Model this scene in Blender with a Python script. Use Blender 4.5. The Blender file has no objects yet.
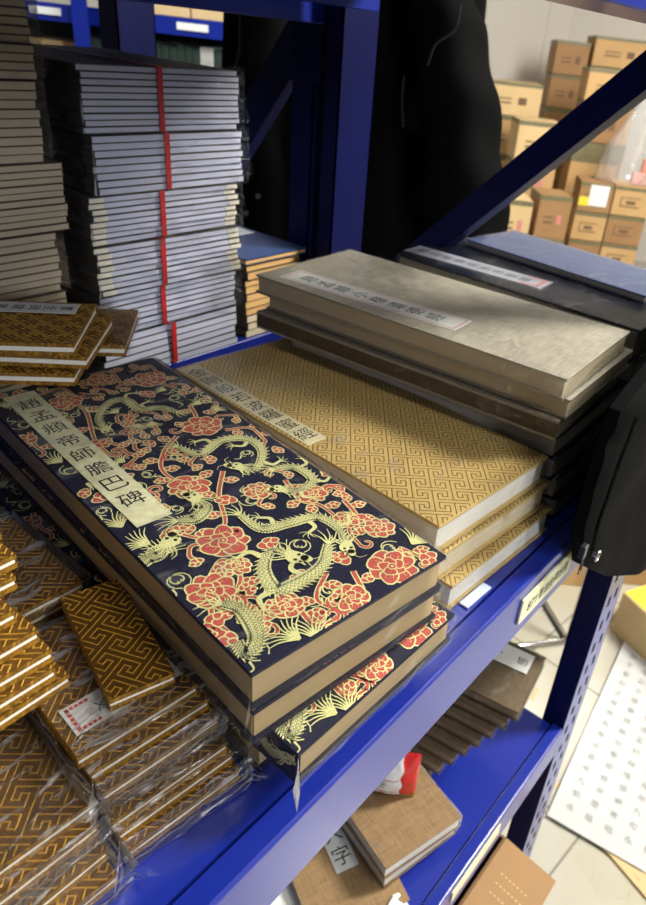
import bpy, bmesh, math, random
from mathutils import Vector, Matrix, noise as mnoise
R_ = random.Random(7)
sc = bpy.context.scene
col = sc.collection
PI = math.pi

# ------------------------------------------------------------------ camera, world, lights, exposure
F_PX, CX, CY = 708.16, 390.81, 438.46
AX = ((0.6116, -0.3369, 0.7159), (-0.785, -0.3717, 0.4957), (0.099, -0.8651, -0.4918))   # rows: world axes seen by the lens
CAM = Vector((0, 0, 0.36))
cd = bpy.data.cameras.new('camera')
cam = bpy.data.objects.new('camera', cd); col.objects.link(cam)
cd.sensor_fit = 'VERTICAL'; cd.sensor_height = 24.0; cd.sensor_width = 24.0
cd.lens = F_PX / 905 * 24.0
cd.shift_x = -(CX - 323) / 905; cd.shift_y = (CY - 452.5) / 905
cd.clip_start = 0.02; cd.clip_end = 60
m = Matrix([[AX[i][0], -AX[i][1], -AX[i][2]] for i in range(3)])
q = m.to_quaternion(); q.normalize()
cam.matrix_world = Matrix.Translation(CAM) @ q.to_matrix().to_4x4()
cd.dof.use_dof = True; cd.dof.focus_distance = 0.42; cd.dof.aperture_fstop = 9.0
sc.camera = cam

w = bpy.data.worlds.new('room_ambient'); sc.world = w; w.use_nodes = True
w.node_tree.nodes['Background'].inputs[0].default_value = (0.86, 0.93, 1.0, 1)
w.node_tree.nodes['Background'].inputs[1].default_value = 0.085

def area(name, loc, target, sx, sy, power, color):
    l = bpy.data.lights.new(name, 'AREA'); l.shape = 'RECTANGLE'; l.size = sx; l.size_y = sy
    l.energy = power; l.color = color
    o = bpy.data.objects.new(name, l); col.objects.link(o); o.location = loc
    o.rotation_euler = (Vector(target) - Vector(loc)).to_track_quat('-Z', 'X').to_euler()
    return o
area('ceiling_lamp_over_aisle', (1.85, -0.80, 1.62), (0.9, 0.0, -0.6), 0.9, 0.4, 142, (1.0, 0.97, 0.88))
area('fill_lamp_near', (0.45, -1.25, 1.62), (0.5, 0.1, 0), 0.8, 0.3, 22, (1.0, 0.97, 0.88))  # unseen fill light, added to brighten the front ends of the albums
area('ceiling_lamp_far_left', (-1.4, -4.8, 1.55), (0.3, 0.6, 0.1), 1.2, 0.5, 150, (0.88, 0.92, 1.0))
area('ceiling_lamp_by_cartons', (3.9, 0.9, 1.62), (5.2, 2.0, -0.3), 1.4, 0.5, 90, (1.0, 0.96, 0.88))
area('ceiling_lamp_back_aisle', (1.2, 1.9, 1.62), (1.2, 2.0, -1), 1.2, 0.3, 30, (0.93, 0.96, 1.0))

sc.view_settings.view_transform = 'Standard'; sc.view_settings.look = 'None'
sc.view_settings.gamma = 1.0; sc.view_settings.use_curve_mapping = False
sc.view_settings.exposure = 0.15
sc.cycles.transparent_max_bounces = 40
sc.cycles.max_bounces = 8

# ------------------------------------------------------------------ placing helpers (photo pixel -> point of the room)
def ray(px, py):
    a, b = px - CX, py - CY
    return Vector([AX[i][0] * a + AX[i][1] * b + AX[i][2] * F_PX for i in range(3)])
def on(ax, px, py, v):
    d = ray(px, py); t = (v - CAM[ax]) / d[ax]; return CAM + d * t
def onx(px, py, v): return on(0, px, py, v)
def ony(px, py, v): return on(1, px, py, v)
def onz(px, py, v=0.0): return on(2, px, py, v)
FH = Vector((0.8221, 0.5693, 0)); RH = Vector((0.5693, -0.8221, 0))
def at(px, py, D):
    d = ray(px, py); return CAM + d * (D / d.dot(FH))

# ------------------------------------------------------------------ materials
def lin(c):
    return tuple((x / 12.92 if x <= 0.04045 else ((x + 0.055) / 1.055) ** 2.4) for x in c)
def rgb(r, g, b): return lin((r / 255, g / 255, b / 255)) + (1,)
MATS = {}
def mat(name, c, rough=0.6, metal=0.0, spec=0.5, noise=0.0, nscale=40, bump=0.0, bscale=200, stretch=(1, 1, 1), coat=0.0, c2=None):
    mm = bpy.data.materials.new(name); mm.use_nodes = True; nt = mm.node_tree; b = nt.nodes['Principled BSDF']
    b.inputs['Base Color'].default_value = c; b.inputs['Roughness'].default_value = rough
    b.inputs['Metallic'].default_value = metal; b.inputs['Specular IOR Level'].default_value = spec
    b.inputs['Coat Weight'].default_value = coat; b.inputs['Coat Roughness'].default_value = 0.15
    if noise or bump:
        tc = nt.nodes.new('ShaderNodeTexCoord'); mp = nt.nodes.new('ShaderNodeMapping')
        mp.inputs['Scale'].default_value = stretch; nt.links.new(tc.outputs['Object'], mp.inputs['Vector'])
    if noise:
        n = nt.nodes.new('ShaderNodeTexNoise'); n.inputs['Scale'].default_value = nscale; n.inputs['Detail'].default_value = 4
        nt.links.new(mp.outputs[0], n.inputs['Vector'])
        r = nt.nodes.new('ShaderNodeMix'); r.data_type = 'RGBA'
        dark = c2 if c2 else tuple(x * (1 - noise) for x in c[:3]) + (1,)
        r.inputs[6].default_value = dark; r.inputs[7].default_value = c
        mr = nt.nodes.new('ShaderNodeMapRange'); mr.inputs[1].default_value = 0.3; mr.inputs[2].default_value = 0.7
        nt.links.new(n.outputs['Fac'], mr.inputs[0]); nt.links.new(mr.outputs[0], r.inputs[0])
        nt.links.new(r.outputs[2], b.inputs['Base Color'])
    if bump:
        n = nt.nodes.new('ShaderNodeTexNoise'); n.inputs['Scale'].default_value = bscale; n.inputs['Detail'].default_value = 3
        nt.links.new(mp.outputs[0], n.inputs['Vector'])
        bp = nt.nodes.new('ShaderNodeBump'); bp.inputs['Strength'].default_value = bump; bp.inputs['Distance'].default_value = 0.002
        nt.links.new(n.outputs['Fac'], bp.inputs['Height']); nt.links.new(bp.outputs[0], b.inputs['Normal'])
    MATS[name] = mm
    return mm
def page_mat(name, c, period=0.0009, dark=0.82):
    """paper block: fine layers stacked along local z"""
    mm = mat(name, c, 0.75, spec=0.25); nt = mm.node_tree; b = nt.nodes['Principled BSDF']
    tc = nt.nodes.new('ShaderNodeTexCoord'); mp = nt.nodes.new('ShaderNodeMapping')
    mp.inputs['Scale'].default_value = (6, 6, 1 / period)
    n = nt.nodes.new('ShaderNodeTexNoise'); n.inputs['Scale'].default_value = 1.0; n.inputs['Detail'].default_value = 2
    nt.links.new(tc.outputs['Object'], mp.inputs['Vector']); nt.links.new(mp.outputs[0], n.inputs['Vector'])
    r = nt.nodes.new('ShaderNodeMix'); r.data_type = 'RGBA'
    r.inputs[6].default_value = tuple(x * dark for x in c[:3]) + (1,); r.inputs[7].default_value = c
    nt.links.new(n.outputs['Fac'], r.inputs[0]); nt.links.new(r.outputs[2], b.inputs['Base Color'])
    return mm
def linen_mat(name, c, c2, scale=700, rough=0.7):
    """woven cloth: crossing threads"""
    mm = mat(name, c, rough, spec=0.3); nt = mm.node_tree; b = nt.nodes['Principled BSDF']
    tc = nt.nodes.new('ShaderNodeTexCoord')
    outs = []
    for st in ((scale, scale * .08, scale), (scale * .08, scale, scale)):
        mp = nt.nodes.new('ShaderNodeMapping'); mp.inputs['Scale'].default_value = st
        n = nt.nodes.new('ShaderNodeTexNoise'); n.inputs['Scale'].default_value = 1; n.inputs['Detail'].default_value = 2
        nt.links.new(tc.outputs['Object'], mp.inputs['Vector']); nt.links.new(mp.outputs[0], n.inputs['Vector']); outs.append(n)
    ad = nt.nodes.new('ShaderNodeMath'); ad.operation = 'ADD'
    nt.links.new(outs[0].outputs['Fac'], ad.inputs[0]); nt.links.new(outs[1].outputs['Fac'], ad.inputs[1])
    mr = nt.nodes.new('ShaderNodeMapRange'); mr.inputs[1].default_value = 0.7; mr.inputs[2].default_value = 1.3
    nt.links.new(ad.outputs[0], mr.inputs[0])
    r = nt.nodes.new('ShaderNodeMix'); r.data_type = 'RGBA'; r.inputs[6].default_value = c2; r.inputs[7].default_value = c
    nt.links.new(mr.outputs[0], r.inputs[0]); nt.links.new(r.outputs[2], b.inputs['Base Color'])
    bp = nt.nodes.new('ShaderNodeBump'); bp.inputs['Strength'].default_value = 0.25; bp.inputs['Distance'].default_value = 0.0005
    nt.links.new(mr.outputs[0], bp.inputs['Height']); nt.links.new(bp.outputs[0], b.inputs['Normal'])
    return mm
def plastic_mat(name, base=0.03, haze=0.03, rough=0.12, wr=1.0, scale=60, stretch=(1, 1, 1), hazek=1.0):
    mm = bpy.data.materials.new(name); mm.use_nodes = True; nt = mm.node_tree; nt.nodes.clear()
    out = nt.nodes.new('ShaderNodeOutputMaterial')
    tr = nt.nodes.new('ShaderNodeBsdfTransparent'); gl = nt.nodes.new('ShaderNodeBsdfGlossy'); df = nt.nodes.new('ShaderNodeBsdfDiffuse')
    gl.inputs['Roughness'].default_value = rough; df.inputs['Color'].default_value = (0.8, 0.8, 0.8, 1)
    tc = nt.nodes.new('ShaderNodeTexCoord'); mp = nt.nodes.new('ShaderNodeMapping'); mp.inputs['Scale'].default_value = stretch
    n = nt.nodes.new('ShaderNodeTexNoise'); n.inputs['Scale'].default_value = scale; n.inputs['Detail'].default_value = 5; n.inputs['Distortion'].default_value = 1.2
    nt.links.new(tc.outputs['Object'], mp.inputs['Vector']); nt.links.new(mp.outputs[0], n.inputs['Vector'])
    bp = nt.nodes.new('ShaderNodeBump'); bp.inputs['Strength'].default_value = wr; bp.inputs['Distance'].default_value = 0.004
    nt.links.new(n.outputs['Fac'], bp.inputs['Height'])
    nt.links.new(bp.outputs[0], gl.inputs['Normal'])
    lw = nt.nodes.new('ShaderNodeLayerWeight'); lw.inputs['Blend'].default_value = 0.18
    nt.links.new(bp.outputs[0], lw.inputs['Normal'])
    n2 = nt.nodes.new('ShaderNodeTexNoise'); n2.inputs['Scale'].default_value = scale * .8; n2.inputs['Detail'].default_value = 3; n2.inputs['Distortion'].default_value = 2.0
    nt.links.new(mp.outputs[0], n2.inputs['Vector'])
    st = nt.nodes.new('ShaderNodeMapRange'); st.interpolation_type = 'SMOOTHSTEP'; st.inputs[1].default_value = 0.55; st.inputs[2].default_value = 0.75
    st.inputs[3].default_value = base * .3; st.inputs[4].default_value = base * 5
    nt.links.new(n2.outputs['Fac'], st.inputs[0])
    mr = nt.nodes.new('ShaderNodeMath'); mr.operation = 'MULTIPLY_ADD'; mr.inputs[1].default_value = 0.7; mr.use_clamp = True
    nt.links.new(lw.outputs['Fresnel'], mr.inputs[0]); nt.links.new(st.outputs[0], mr.inputs[2])
    m1 = nt.nodes.new('ShaderNodeMixShader')
    hz = nt.nodes.new('ShaderNodeMapRange'); hz.inputs[1].default_value = 0.57; hz.inputs[2].default_value = 0.74  # whitish creases, painted streaks that also stand in for glints on the film
    hz.inputs[3].default_value = haze; hz.inputs[4].default_value = min(1, haze * hazek)
    nt.links.new(n2.outputs['Fac'], hz.inputs[0]); nt.links.new(hz.outputs[0], m1.inputs[0])
    nt.links.new(tr.outputs[0], m1.inputs[1]); nt.links.new(df.outputs[0], m1.inputs[2])
    m2 = nt.nodes.new('ShaderNodeMixShader'); nt.links.new(mr.outputs[0], m2.inputs[0])
    nt.links.new(m1.outputs[0], m2.inputs[1]); nt.links.new(gl.outputs[0], m2.inputs[2])
    nt.links.new(m2.outputs[0], out.inputs[0])
    MATS[name] = mm
    return mm

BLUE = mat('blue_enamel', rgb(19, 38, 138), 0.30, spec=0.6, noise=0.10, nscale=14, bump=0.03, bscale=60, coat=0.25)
BLUE_SHADED = mat('blue_enamel_shaded', rgb(8, 13, 62), 0.42, spec=0.15, noise=0.15, nscale=20)  # same enamel with shade put into the colour, for post walls and braces
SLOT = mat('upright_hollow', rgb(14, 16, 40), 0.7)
NAVY = mat('brocade_navy', rgb(20, 21, 52), 0.55, spec=0.35, noise=0.35, nscale=900, bump=0.3, bscale=1400)
RED = mat('brocade_red', rgb(200, 92, 82), 0.6, spec=0.3, noise=0.3, nscale=700, bump=0.3, bscale=900)
GOLDT = mat('brocade_gold', rgb(236, 234, 166), 0.5, spec=0.4, noise=0.35, nscale=900, bump=0.3, bscale=900)
PAGE_TAN = page_mat('tan_page_block', rgb(176, 152, 112), 0.0011)
PAGE_WHITE = page_mat('white_page_block', rgb(226, 222, 212), 0.0007, 0.88)
PAGE_CREAM = page_mat('cream_page_block', rgb(214, 200, 170), 0.0008)
PAGE_TAUPE = page_mat('taupe_page_block', rgb(150, 132, 108), 0.0010)
PAGE_GREY = page_mat('grey_page_block', rgb(176, 178, 194), 0.0030, 0.9)
PAGE_LTAUPE = page_mat('light_taupe_page_block', rgb(166, 154, 132), 0.0030, 0.88)
PAGE_ORANGE = page_mat('amber_page_block', rgb(214, 170, 110), 0.0020, 0.85)
PAGE_DK = page_mat('dull_grey_page_block', rgb(150, 144, 136), 0.0010)  # dull grey paper of the navy albums
SATIN = mat('gold_satin', rgb(204, 176, 112), 0.45, metal=0.2, spec=0.5, noise=0.12, nscale=300, bump=0.12, bscale=900)
FRET = mat('fret_brown', rgb(104, 80, 36), 0.6, noise=0.2, nscale=400)
BRK = mat('booklet_brown_satin', rgb(104, 70, 18), 0.5, metal=0.2, noise=0.25, nscale=240, bump=0.25, bscale=700)
BRKL = mat('booklet_gold_thread', rgb(196, 148, 50), 0.4, metal=0.35, noise=0.2, nscale=500, bump=0.3, bscale=1200)
LINEN = linen_mat('grey_linen', rgb(178, 172, 156), rgb(146, 140, 124), 800)
LINEN_DK = linen_mat('brown_linen', rgb(112, 96, 74), rgb(84, 70, 52), 900)
KRAFT_L = linen_mat('tan_linen', rgb(150, 122, 86), rgb(124, 98, 66), 700)
NAVYCOV = mat('navy_cover', rgb(12, 17, 36), 0.25, spec=0.5, noise=0.2, nscale=300, coat=0.2)
BLACKCOV = mat('black_cover', rgb(24, 24, 26), 0.6, noise=0.2, nscale=300)
CHAR = mat('charcoal_cover', rgb(70, 66, 62), 0.6, noise=0.25, nscale=200)
BROWNCOV = mat('brown_cover', rgb(96, 80, 62), 0.6, noise=0.2, nscale=200)
DBLUECOV = mat('dark_blue_cover', rgb(40, 62, 110), 0.45, noise=0.2, nscale=60)
SLIP = mat('title_slip_paper', rgb(226, 224, 188), 0.65, noise=0.12, nscale=180, c2=rgb(206, 202, 160))
SLIPW = mat('title_slip_white', rgb(214, 214, 210), 0.6, noise=0.06, nscale=90)
INK = mat('black_ink', rgb(22, 20, 18), 0.6)
REDINK = mat('red_ink', rgb(188, 60, 56), 0.6)
GREYINK = mat('grey_ink', rgb(158, 158, 158), 0.7)
REDBAND = mat('red_band', rgb(178, 34, 34), 0.4, noise=0.2, nscale=60)
CREAM = mat('cream_corner_cloth', rgb(206, 200, 180), 0.6, noise=0.15, nscale=100)
WHITE = mat('white_paper', rgb(232, 232, 228), 0.6, noise=0.04, nscale=20)
SHEET = mat('laminated_sheet', rgb(198, 198, 196), 0.3, spec=0.5, noise=0.03, nscale=6, bump=0.15, bscale=9, coat=0.4)
JACKET = mat('black_jacket_cloth', rgb(5, 5, 6), 0.85, spec=0.08, noise=0.3, nscale=60, bump=0.25, bscale=90)
ZIPM = mat('dark_metal_zip', rgb(70, 70, 74), 0.35, metal=0.8)
STEEL = mat('chrome_tube', rgb(190, 190, 190), 0.22, metal=0.9)
CARTON = mat('carton_board', rgb(196, 158, 106), 0.75, noise=0.12, nscale=7, bump=0.1, bscale=30)
CARTON2 = mat('carton_board_pale', rgb(214, 184, 134), 0.75, noise=0.12, nscale=7)
CARTON3 = mat('carton_board_dark', rgb(160, 122, 80), 0.75, noise=0.14, nscale=7)
TAPE = mat('olive_packing_tape', rgb(120, 112, 78), 0.45, noise=0.3, nscale=30)
CARTIN = mat('carton_inside', rgb(112, 84, 54), 0.85, noise=0.2, nscale=20)
PRINT = mat('carton_print', rgb(110, 84, 60), 0.7)
PINK = mat('pink_print', rgb(204, 128, 120), 0.7)
YELLOW = mat('yellow_paper', rgb(236, 214, 60), 0.6, noise=0.08, nscale=25)
ORANGE = mat('orange_card', rgb(240, 120, 60), 0.5)
WALLM = mat('white_wall_paint', rgb(216, 210, 200), 0.7, noise=0.05, nscale=1.2)
CEILM = mat('ceiling_paint', rgb(222, 220, 214), 0.8, noise=0.03, nscale=2)
TEAL = mat('dark_green_spines', rgb(58, 78, 72), 0.55, noise=0.35, nscale=30, stretch=(6, 6, .4))
SNACKR = mat('snack_red_film', rgb(200, 30, 34), 0.25, noise=0.15, nscale=50, bump=0.3, bscale=120)
SNACKW = mat('snack_white_film', rgb(226, 226, 224), 0.3, noise=0.06, nscale=50, bump=0.3, bscale=120)
SNACKG = mat('snack_gold_seam', rgb(180, 150, 70), 0.35, metal=0.4)
FOAM = mat('white_foam', rgb(226, 226, 222), 0.8, noise=0.06, nscale=200, bump=0.2, bscale=400)
EDGE = mat('booklet_edge_cloth', rgb(176, 130, 44), 0.45, metal=0.3, noise=0.6, nscale=420, bump=0.5, bscale=500, stretch=(1, 1, .5), c2=rgb(92, 62, 18))
MARK = mat('eyelet_metal', rgb(150, 150, 150), 0.25, metal=0.9)
FILM = plastic_mat('clear_film', 0.022, 0.005, 0.20, 0.35, 40, (.5, 1.2, 1.8), 14)
CRINK = plastic_mat('crinkled_film', 0.15, 0.014, 0.33, 1.0, 62, (.4, 1.5, 3.0), 28)
BAGM = plastic_mat('carrier_bag_film', 0.10, 0.16, 0.25, 1.0, 14)

# floor: big glossy tiles
def tile_mat():
    mm = mat('cream_floor_tile', rgb(226, 222, 208), 0.22, spec=0.5); nt = mm.node_tree; b = nt.nodes['Principled BSDF']
    tc = nt.nodes.new('ShaderNodeTexCoord'); mp = nt.nodes.new('ShaderNodeMapping')
    mp.inputs['Rotation'].default_value = (0, 0, 0.10); mp.inputs['Scale'].default_value = (1, 1, 1); mp.inputs['Location'].default_value = (0.08, 0.16, 0)
    br = nt.nodes.new('ShaderNodeTexBrick'); br.offset = 0; br.inputs['Scale'].default_value = 1
    br.inputs['Brick Width'].default_value = 0.40; br.inputs['Row Height'].default_value = 0.40; br.inputs['Mortar Size'].default_value = 0.003
    br.inputs['Color1'].default_value = rgb(188, 184, 171); br.inputs['Color2'].default_value = rgb(182, 178, 164); br.inputs['Mortar'].default_value = rgb(136, 131, 116)
    nt.links.new(tc.outputs['Object'], mp.inputs['Vector']); nt.links.new(mp.outputs[0], br.inputs['Vector'])
    n = nt.nodes.new('ShaderNodeTexNoise'); n.inputs['Scale'].default_value = 3.0; n.inputs['Detail'].default_value = 5
    nt.links.new(tc.outputs['Object'], n.inputs['Vector'])
    r = nt.nodes.new('ShaderNodeMix'); r.data_type = 'RGBA'; r.blend_type = 'MULTIPLY'
    mr = nt.nodes.new('ShaderNodeMapRange'); mr.inputs[1].default_value = .5; mr.inputs[2].default_value = .75; mr.inputs[3].default_value = 0; mr.inputs[4].default_value = .8
    nt.links.new(n.outputs['Fac'], mr.inputs[0]); nt.links.new(mr.outputs[0], r.inputs[0])
    nt.links.new(br.outputs['Color'], r.inputs[6]); r.inputs[7].default_value = rgb(246, 238, 214)
    nt.links.new(r.outputs[2], b.inputs['Base Color'])
    return mm
TILE = tile_mat()

# ------------------------------------------------------------------ mesh builder
class MB:
    def __init__(s): s.v = []; s.f = []; s.mi = []
    def quad(s, a, b, c, d, mi=0):
        n = len(s.v); s.v += [tuple(a), tuple(b), tuple(c), tuple(d)]; s.f.append((n, n + 1, n + 2, n + 3)); s.mi.append(mi)
    def poly(s, pts, mi=0):
        n = len(s.v); s.v += [tuple(p) for p in pts]; s.f.append(tuple(range(n, n + len(pts)))); s.mi.append(mi)
    def box(s, x0, x1, y0, y1, z0, z1, mi=0, M=None):
        P = [Vector(p) for p in ((x0, y0, z0), (x1, y0, z0), (x1, y1, z0), (x0, y1, z0), (x0, y0, z1), (x1, y0, z1), (x1, y1, z1), (x0, y1, z1))]
        if M is not None: P = [M @ p for p in P]
        n = len(s.v); s.v += [tuple(p) for p in P]
        for f in ((0, 3, 2, 1), (4, 5, 6, 7), (0, 1, 5, 4), (1, 2, 6, 5), (2, 3, 7, 6), (3, 0, 4, 7)):
            s.f.append(tuple(n + i for i in f)); s.mi.append(mi)
    def bar(s, a, b, wx, wy, up=(0, 0, 1), mi=0):
        a = Vector(a); b = Vector(b); d = (b - a); L = d.length; d.normalize()
        x = d.cross(Vector(up)).normalized(); y = x.cross(d).normalized()
        M = Matrix(((x.x, d.x, y.x, a.x), (x.y, d.y, y.y, a.y), (x.z, d.z, y.z, a.z), (0, 0, 0, 1)))
        s.box(-wx / 2, wx / 2, 0, L, -wy / 2, wy / 2, mi, M)
    def tube(s, pts, r, n=10, mi=0, closed=False):
        pts = [Vector(p) for p in pts]; rings = []
        for i, p in enumerate(pts):
            a = pts[max(i - 1, 0)]; b = pts[min(i + 1, len(pts) - 1)]
            d = (b - a).normalized(); u = Vector((0, 0, 1)) if abs(d.z) < .9 else Vector((1, 0, 0))
            x = d.cross(u).normalized(); y = d.cross(x).normalized()
            rr = r[i] if isinstance(r, (list, tuple)) else r
            base = len(s.v)
            for k in range(n):
                t = 2 * PI * k / n; s.v.append(tuple(p + (x * math.cos(t) + y * math.sin(t)) * rr))
            rings.append(base)
        for i in range(len(rings) - 1):
            for k in range(n):
                a, b = rings[i], rings[i + 1]; s.f.append((a + k, a + (k + 1) % n, b + (k + 1) % n, b + k)); s.mi.append(mi)
        s.f.append(tuple(rings[0] + k for k in range(n))[::-1]); s.mi.append(mi)
        s.f.append(tuple(rings[-1] + k for k in range(n))); s.mi.append(mi)
    def grid(s, fn, nu, nv, mi=0, wrapu=False):
        base = len(s.v)
        for j in range(nv + 1):
            for i in range(nu + (0 if wrapu else 1)): s.v.append(tuple(fn(i / nu, j / nv)))
        row = nu if wrapu else nu + 1
        for j in range(nv):
            for i in range(nu):
                i2 = (i + 1) % row if wrapu else i + 1
                s.f.append((base + j * row + i, base + j * row + i2, base + (j + 1) * row + i2, base + (j + 1) * row + i)); s.mi.append(mi)
    def mesh(s, name, mats, smooth=False):
        me = bpy.data.meshes.new(name); me.from_pydata(s.v, [], s.f)
        for x in mats: me.materials.append(x)
        me.polygons.foreach_set('material_index', s.mi)
        if smooth: me.polygons.foreach_set('use_smooth', [True] * len(s.f))
        me.update(); return me
def obj(name, me, parent=None, bevel=0.0, segs=2):
    o = bpy.data.objects.new(name, me); col.objects.link(o)
    if parent is not None: o.parent = parent
    if bevel:
        b = o.modifiers.new('edge', 'BEVEL'); b.width = bevel; b.segments = segs; b.limit_method = 'ANGLE'; b.angle_limit = math.radians(50)
    return o
def thing(name, label, cat, loc=(0, 0, 0), rz=0.0, group=None):
    o = bpy.data.objects.new(name, None); col.objects.link(o); o.empty_display_size = 0.02
    o.location = loc; o.rotation_euler = (0, 0, rz); return tag(o, label, cat, group)
def tag(o, label, cat, group=None):
    o['label'] = label; o['category'] = cat
    if group: o['group'] = group
    return o
def structure(name, me):
    o = obj(name, me); o['kind'] = 'structure'; return o
def dup(root, loc, rz, label, group=None, rot=None):
    r = root.copy(); col.objects.link(r); r.location = loc; r.rotation_euler = rot if rot else (0, 0, rz); r['label'] = label
    if group: r['group'] = group
    for ch in list(root.children):
        c = ch.copy(); col.objects.link(c); c.parent = r
        for g in list(ch.children):
            d = g.copy(); col.objects.link(d); d.parent = c
    return r
ORD = ['top', 'second', 'third', 'fourth', 'fifth', 'sixth', 'seventh', 'eighth', 'ninth', 'tenth', 'eleventh', 'twelfth', 'thirteenth']
def nth(i, n):
    if i == 0: return 'top'
    if i == n - 1: return 'bottom'
    if n == 3: return 'middle'
    return ORD[i] + ' from the top'

# lettering -> flat polygons (x right, y up, centred), cached
TXT = {}
def glyphs(body):
    if body in TXT: return TXT[body]
    cu = bpy.data.curves.new('lettering', 'FONT'); cu.body = body; cu.size = 1.0; cu.resolution_u = 3
    o = bpy.data.objects.new('lettering', cu); col.objects.link(o)
    dg = bpy.context.evaluated_depsgraph_get(); dg.update()
    me = o.evaluated_get(dg).to_mesh()
    vs = [v.co.copy() for v in me.vertices]; fs = [tuple(p.vertices) for p in me.polygons]
    o.evaluated_get(dg).to_mesh_clear(); bpy.data.objects.remove(o); bpy.data.curves.remove(cu)
    if vs:
        x0 = min(v.x for v in vs); x1 = max(v.x for v in vs); y0 = min(v.y for v in vs); y1 = max(v.y for v in vs)
        vs = [((v.x - (x0 + x1) / 2), (v.y - (y0 + y1) / 2)) for v in vs]
        ex = (x1 - x0, y1 - y0)
    else: ex = (1, 1)
    TXT[body] = (vs, fs, ex); return TXT[body]
def add_text(mb, body, cx, cy, z, height, mi, rot=0.0, width=None, M=None):
    vs, fs, ex = glyphs(body)
    if not vs: return
    s = height / max(ex[1], 1e-6); sx = s if width is None else width / max(ex[0], 1e-6)
    n = len(mb.v); ca, sa = math.cos(rot), math.sin(rot)
    for (x, y) in vs:
        x *= sx; y *= s; p = Vector((cx + x * ca - y * sa, cy + x * sa + y * ca, z))
        if M is not None: p = M @ p
        mb.v.append(tuple(p))
    for f in fs: mb.f.append(tuple(n + i for i in f)); mb.mi.append(mi)

# ------------------------------------------------------------------ flat motif drawing (woven pattern lies on the cover)
class Pat:
    def __init__(s, z0): s.mb = MB(); s.z = z0
    def poly(s, pts, mi, dz): s.mb.poly([(p[0], p[1], s.z + dz) for p in pts], mi)
    def stroke(s, pts, w0, w1, mi, dz):
        pts = [Vector(p[:2]) for p in pts]; n = len(pts); L = []; Rr = []
        for i, p in enumerate(pts):
            d = (pts[min(i + 1, n - 1)] - pts[max(i - 1, 0)])
            if d.length < 1e-9: d = Vector((1, 0))
            d.normalize(); nn = Vector((-d.y, d.x)); ww = (w0 + (w1 - w0) * i / (n - 1)) / 2
            L.append(p + nn * ww); Rr.append(p - nn * ww)
        for i in range(n - 1): s.poly([L[i], Rr[i], Rr[i + 1], L[i + 1]], mi, dz)
    def disc(s, c, r, mi, dz, n=12, sx=1.0, rot=0.0, wob=0.0, ph=0.0):
        pts = []
        for k in range(n):
            t = 2 * PI * k / n; rr = r * (1 + wob * math.sin(3 * t + ph))
            x, y = rr * math.cos(t) * sx, rr * math.sin(t)
            pts.append((c[0] + x * math.cos(rot) - y * math.sin(rot), c[1] + x * math.sin(rot) + y * math.cos(rot)))
        s.poly(pts, mi, dz)
def spline(P, n=8):
    P = [Vector(p[:2]) for p in P]; Q = [P[0] * 2 - P[1]] + P + [P[-1] * 2 - P[-2]]; out = []
    for i in range(1, len(Q) - 2):
        for k in range(n):
            t = k / n; a, b, c, d = Q[i - 1], Q[i], Q[i + 1], Q[i + 2]
            out.append(.5 * ((2 * b) + (c - a) * t + (2 * a - 5 * b + 4 * c - d) * t * t + (3 * b - a - 3 * c + d) * t ** 3))
    out.append(P[-1]); return out
LY = 0.000016
def flower(p, c, r, rot, rnd):
    c = Vector(c[:2]); k = 0
    lobes = 8
    order = list(range(lobes)); rnd.shuffle(order)
    for i in order:
        t = rot + 2 * PI * i / lobes; cc = c + Vector((math.cos(t), math.sin(t))) * r * .64
        rr = r * rnd.uniform(.34, .42)
        p.disc(cc, rr + .0010, 2, LY * (8 + 2 * k), 14, 1.1, t, .10, i); p.disc(cc, rr, 1, LY * (9 + 2 * k), 14, 1.1, t, .10, i); k += 1
        for s_ in (-.35, .35):     # vein marks
            a = cc - Vector((math.cos(t), math.sin(t))) * rr * .6 + Vector((-math.sin(t), math.cos(t))) * rr * s_
            b = cc + Vector((math.cos(t), math.sin(t))) * rr * .35 + Vector((-math.sin(t), math.cos(t))) * rr * s_ * 1.4
            p.stroke([a, b], .00035, .0002, 2, LY * (9.5 + 2 * k))
    for i in range(5):
        t = rot + .4 + 2 * PI * i / 5; cc = c + Vector((math.cos(t), math.sin(t))) * r * .30
        p.disc(cc, r * .25 + .0008, 2, LY * (28 + 2 * i), 12, 1, t, .12, i); p.disc(cc, r * .25, 1, LY * (29 + 2 * i), 12, 1, t, .12, i)
    p.disc(c, r * .17 + .0006, 2, LY * 40, 10); p.disc(c, r * .16, 1, LY * 41, 10); p.disc(c, r * .07, 2, LY * 42, 8)
def leaf(p, c, r, rot):
    c = Vector(c[:2]); d = Vector((math.cos(rot), math.sin(rot))); n = Vector((-d.y, d.x))
    for k, (cc, rr) in enumerate(((c, r * .55), (c + d * r * .6 + n * r * .3, r * .42), (c + d * r * .5 - n * r * .4, r * .42), (c + d * r * 1.1, r * .3))):
        p.disc(cc, rr + .0008, 2, LY * (6 + 2 * k), 12, 1.15, rot, .1, k); p.disc(cc, rr, 1, LY * (7 + 2 * k), 12, 1.15, rot, .1, k)
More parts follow.
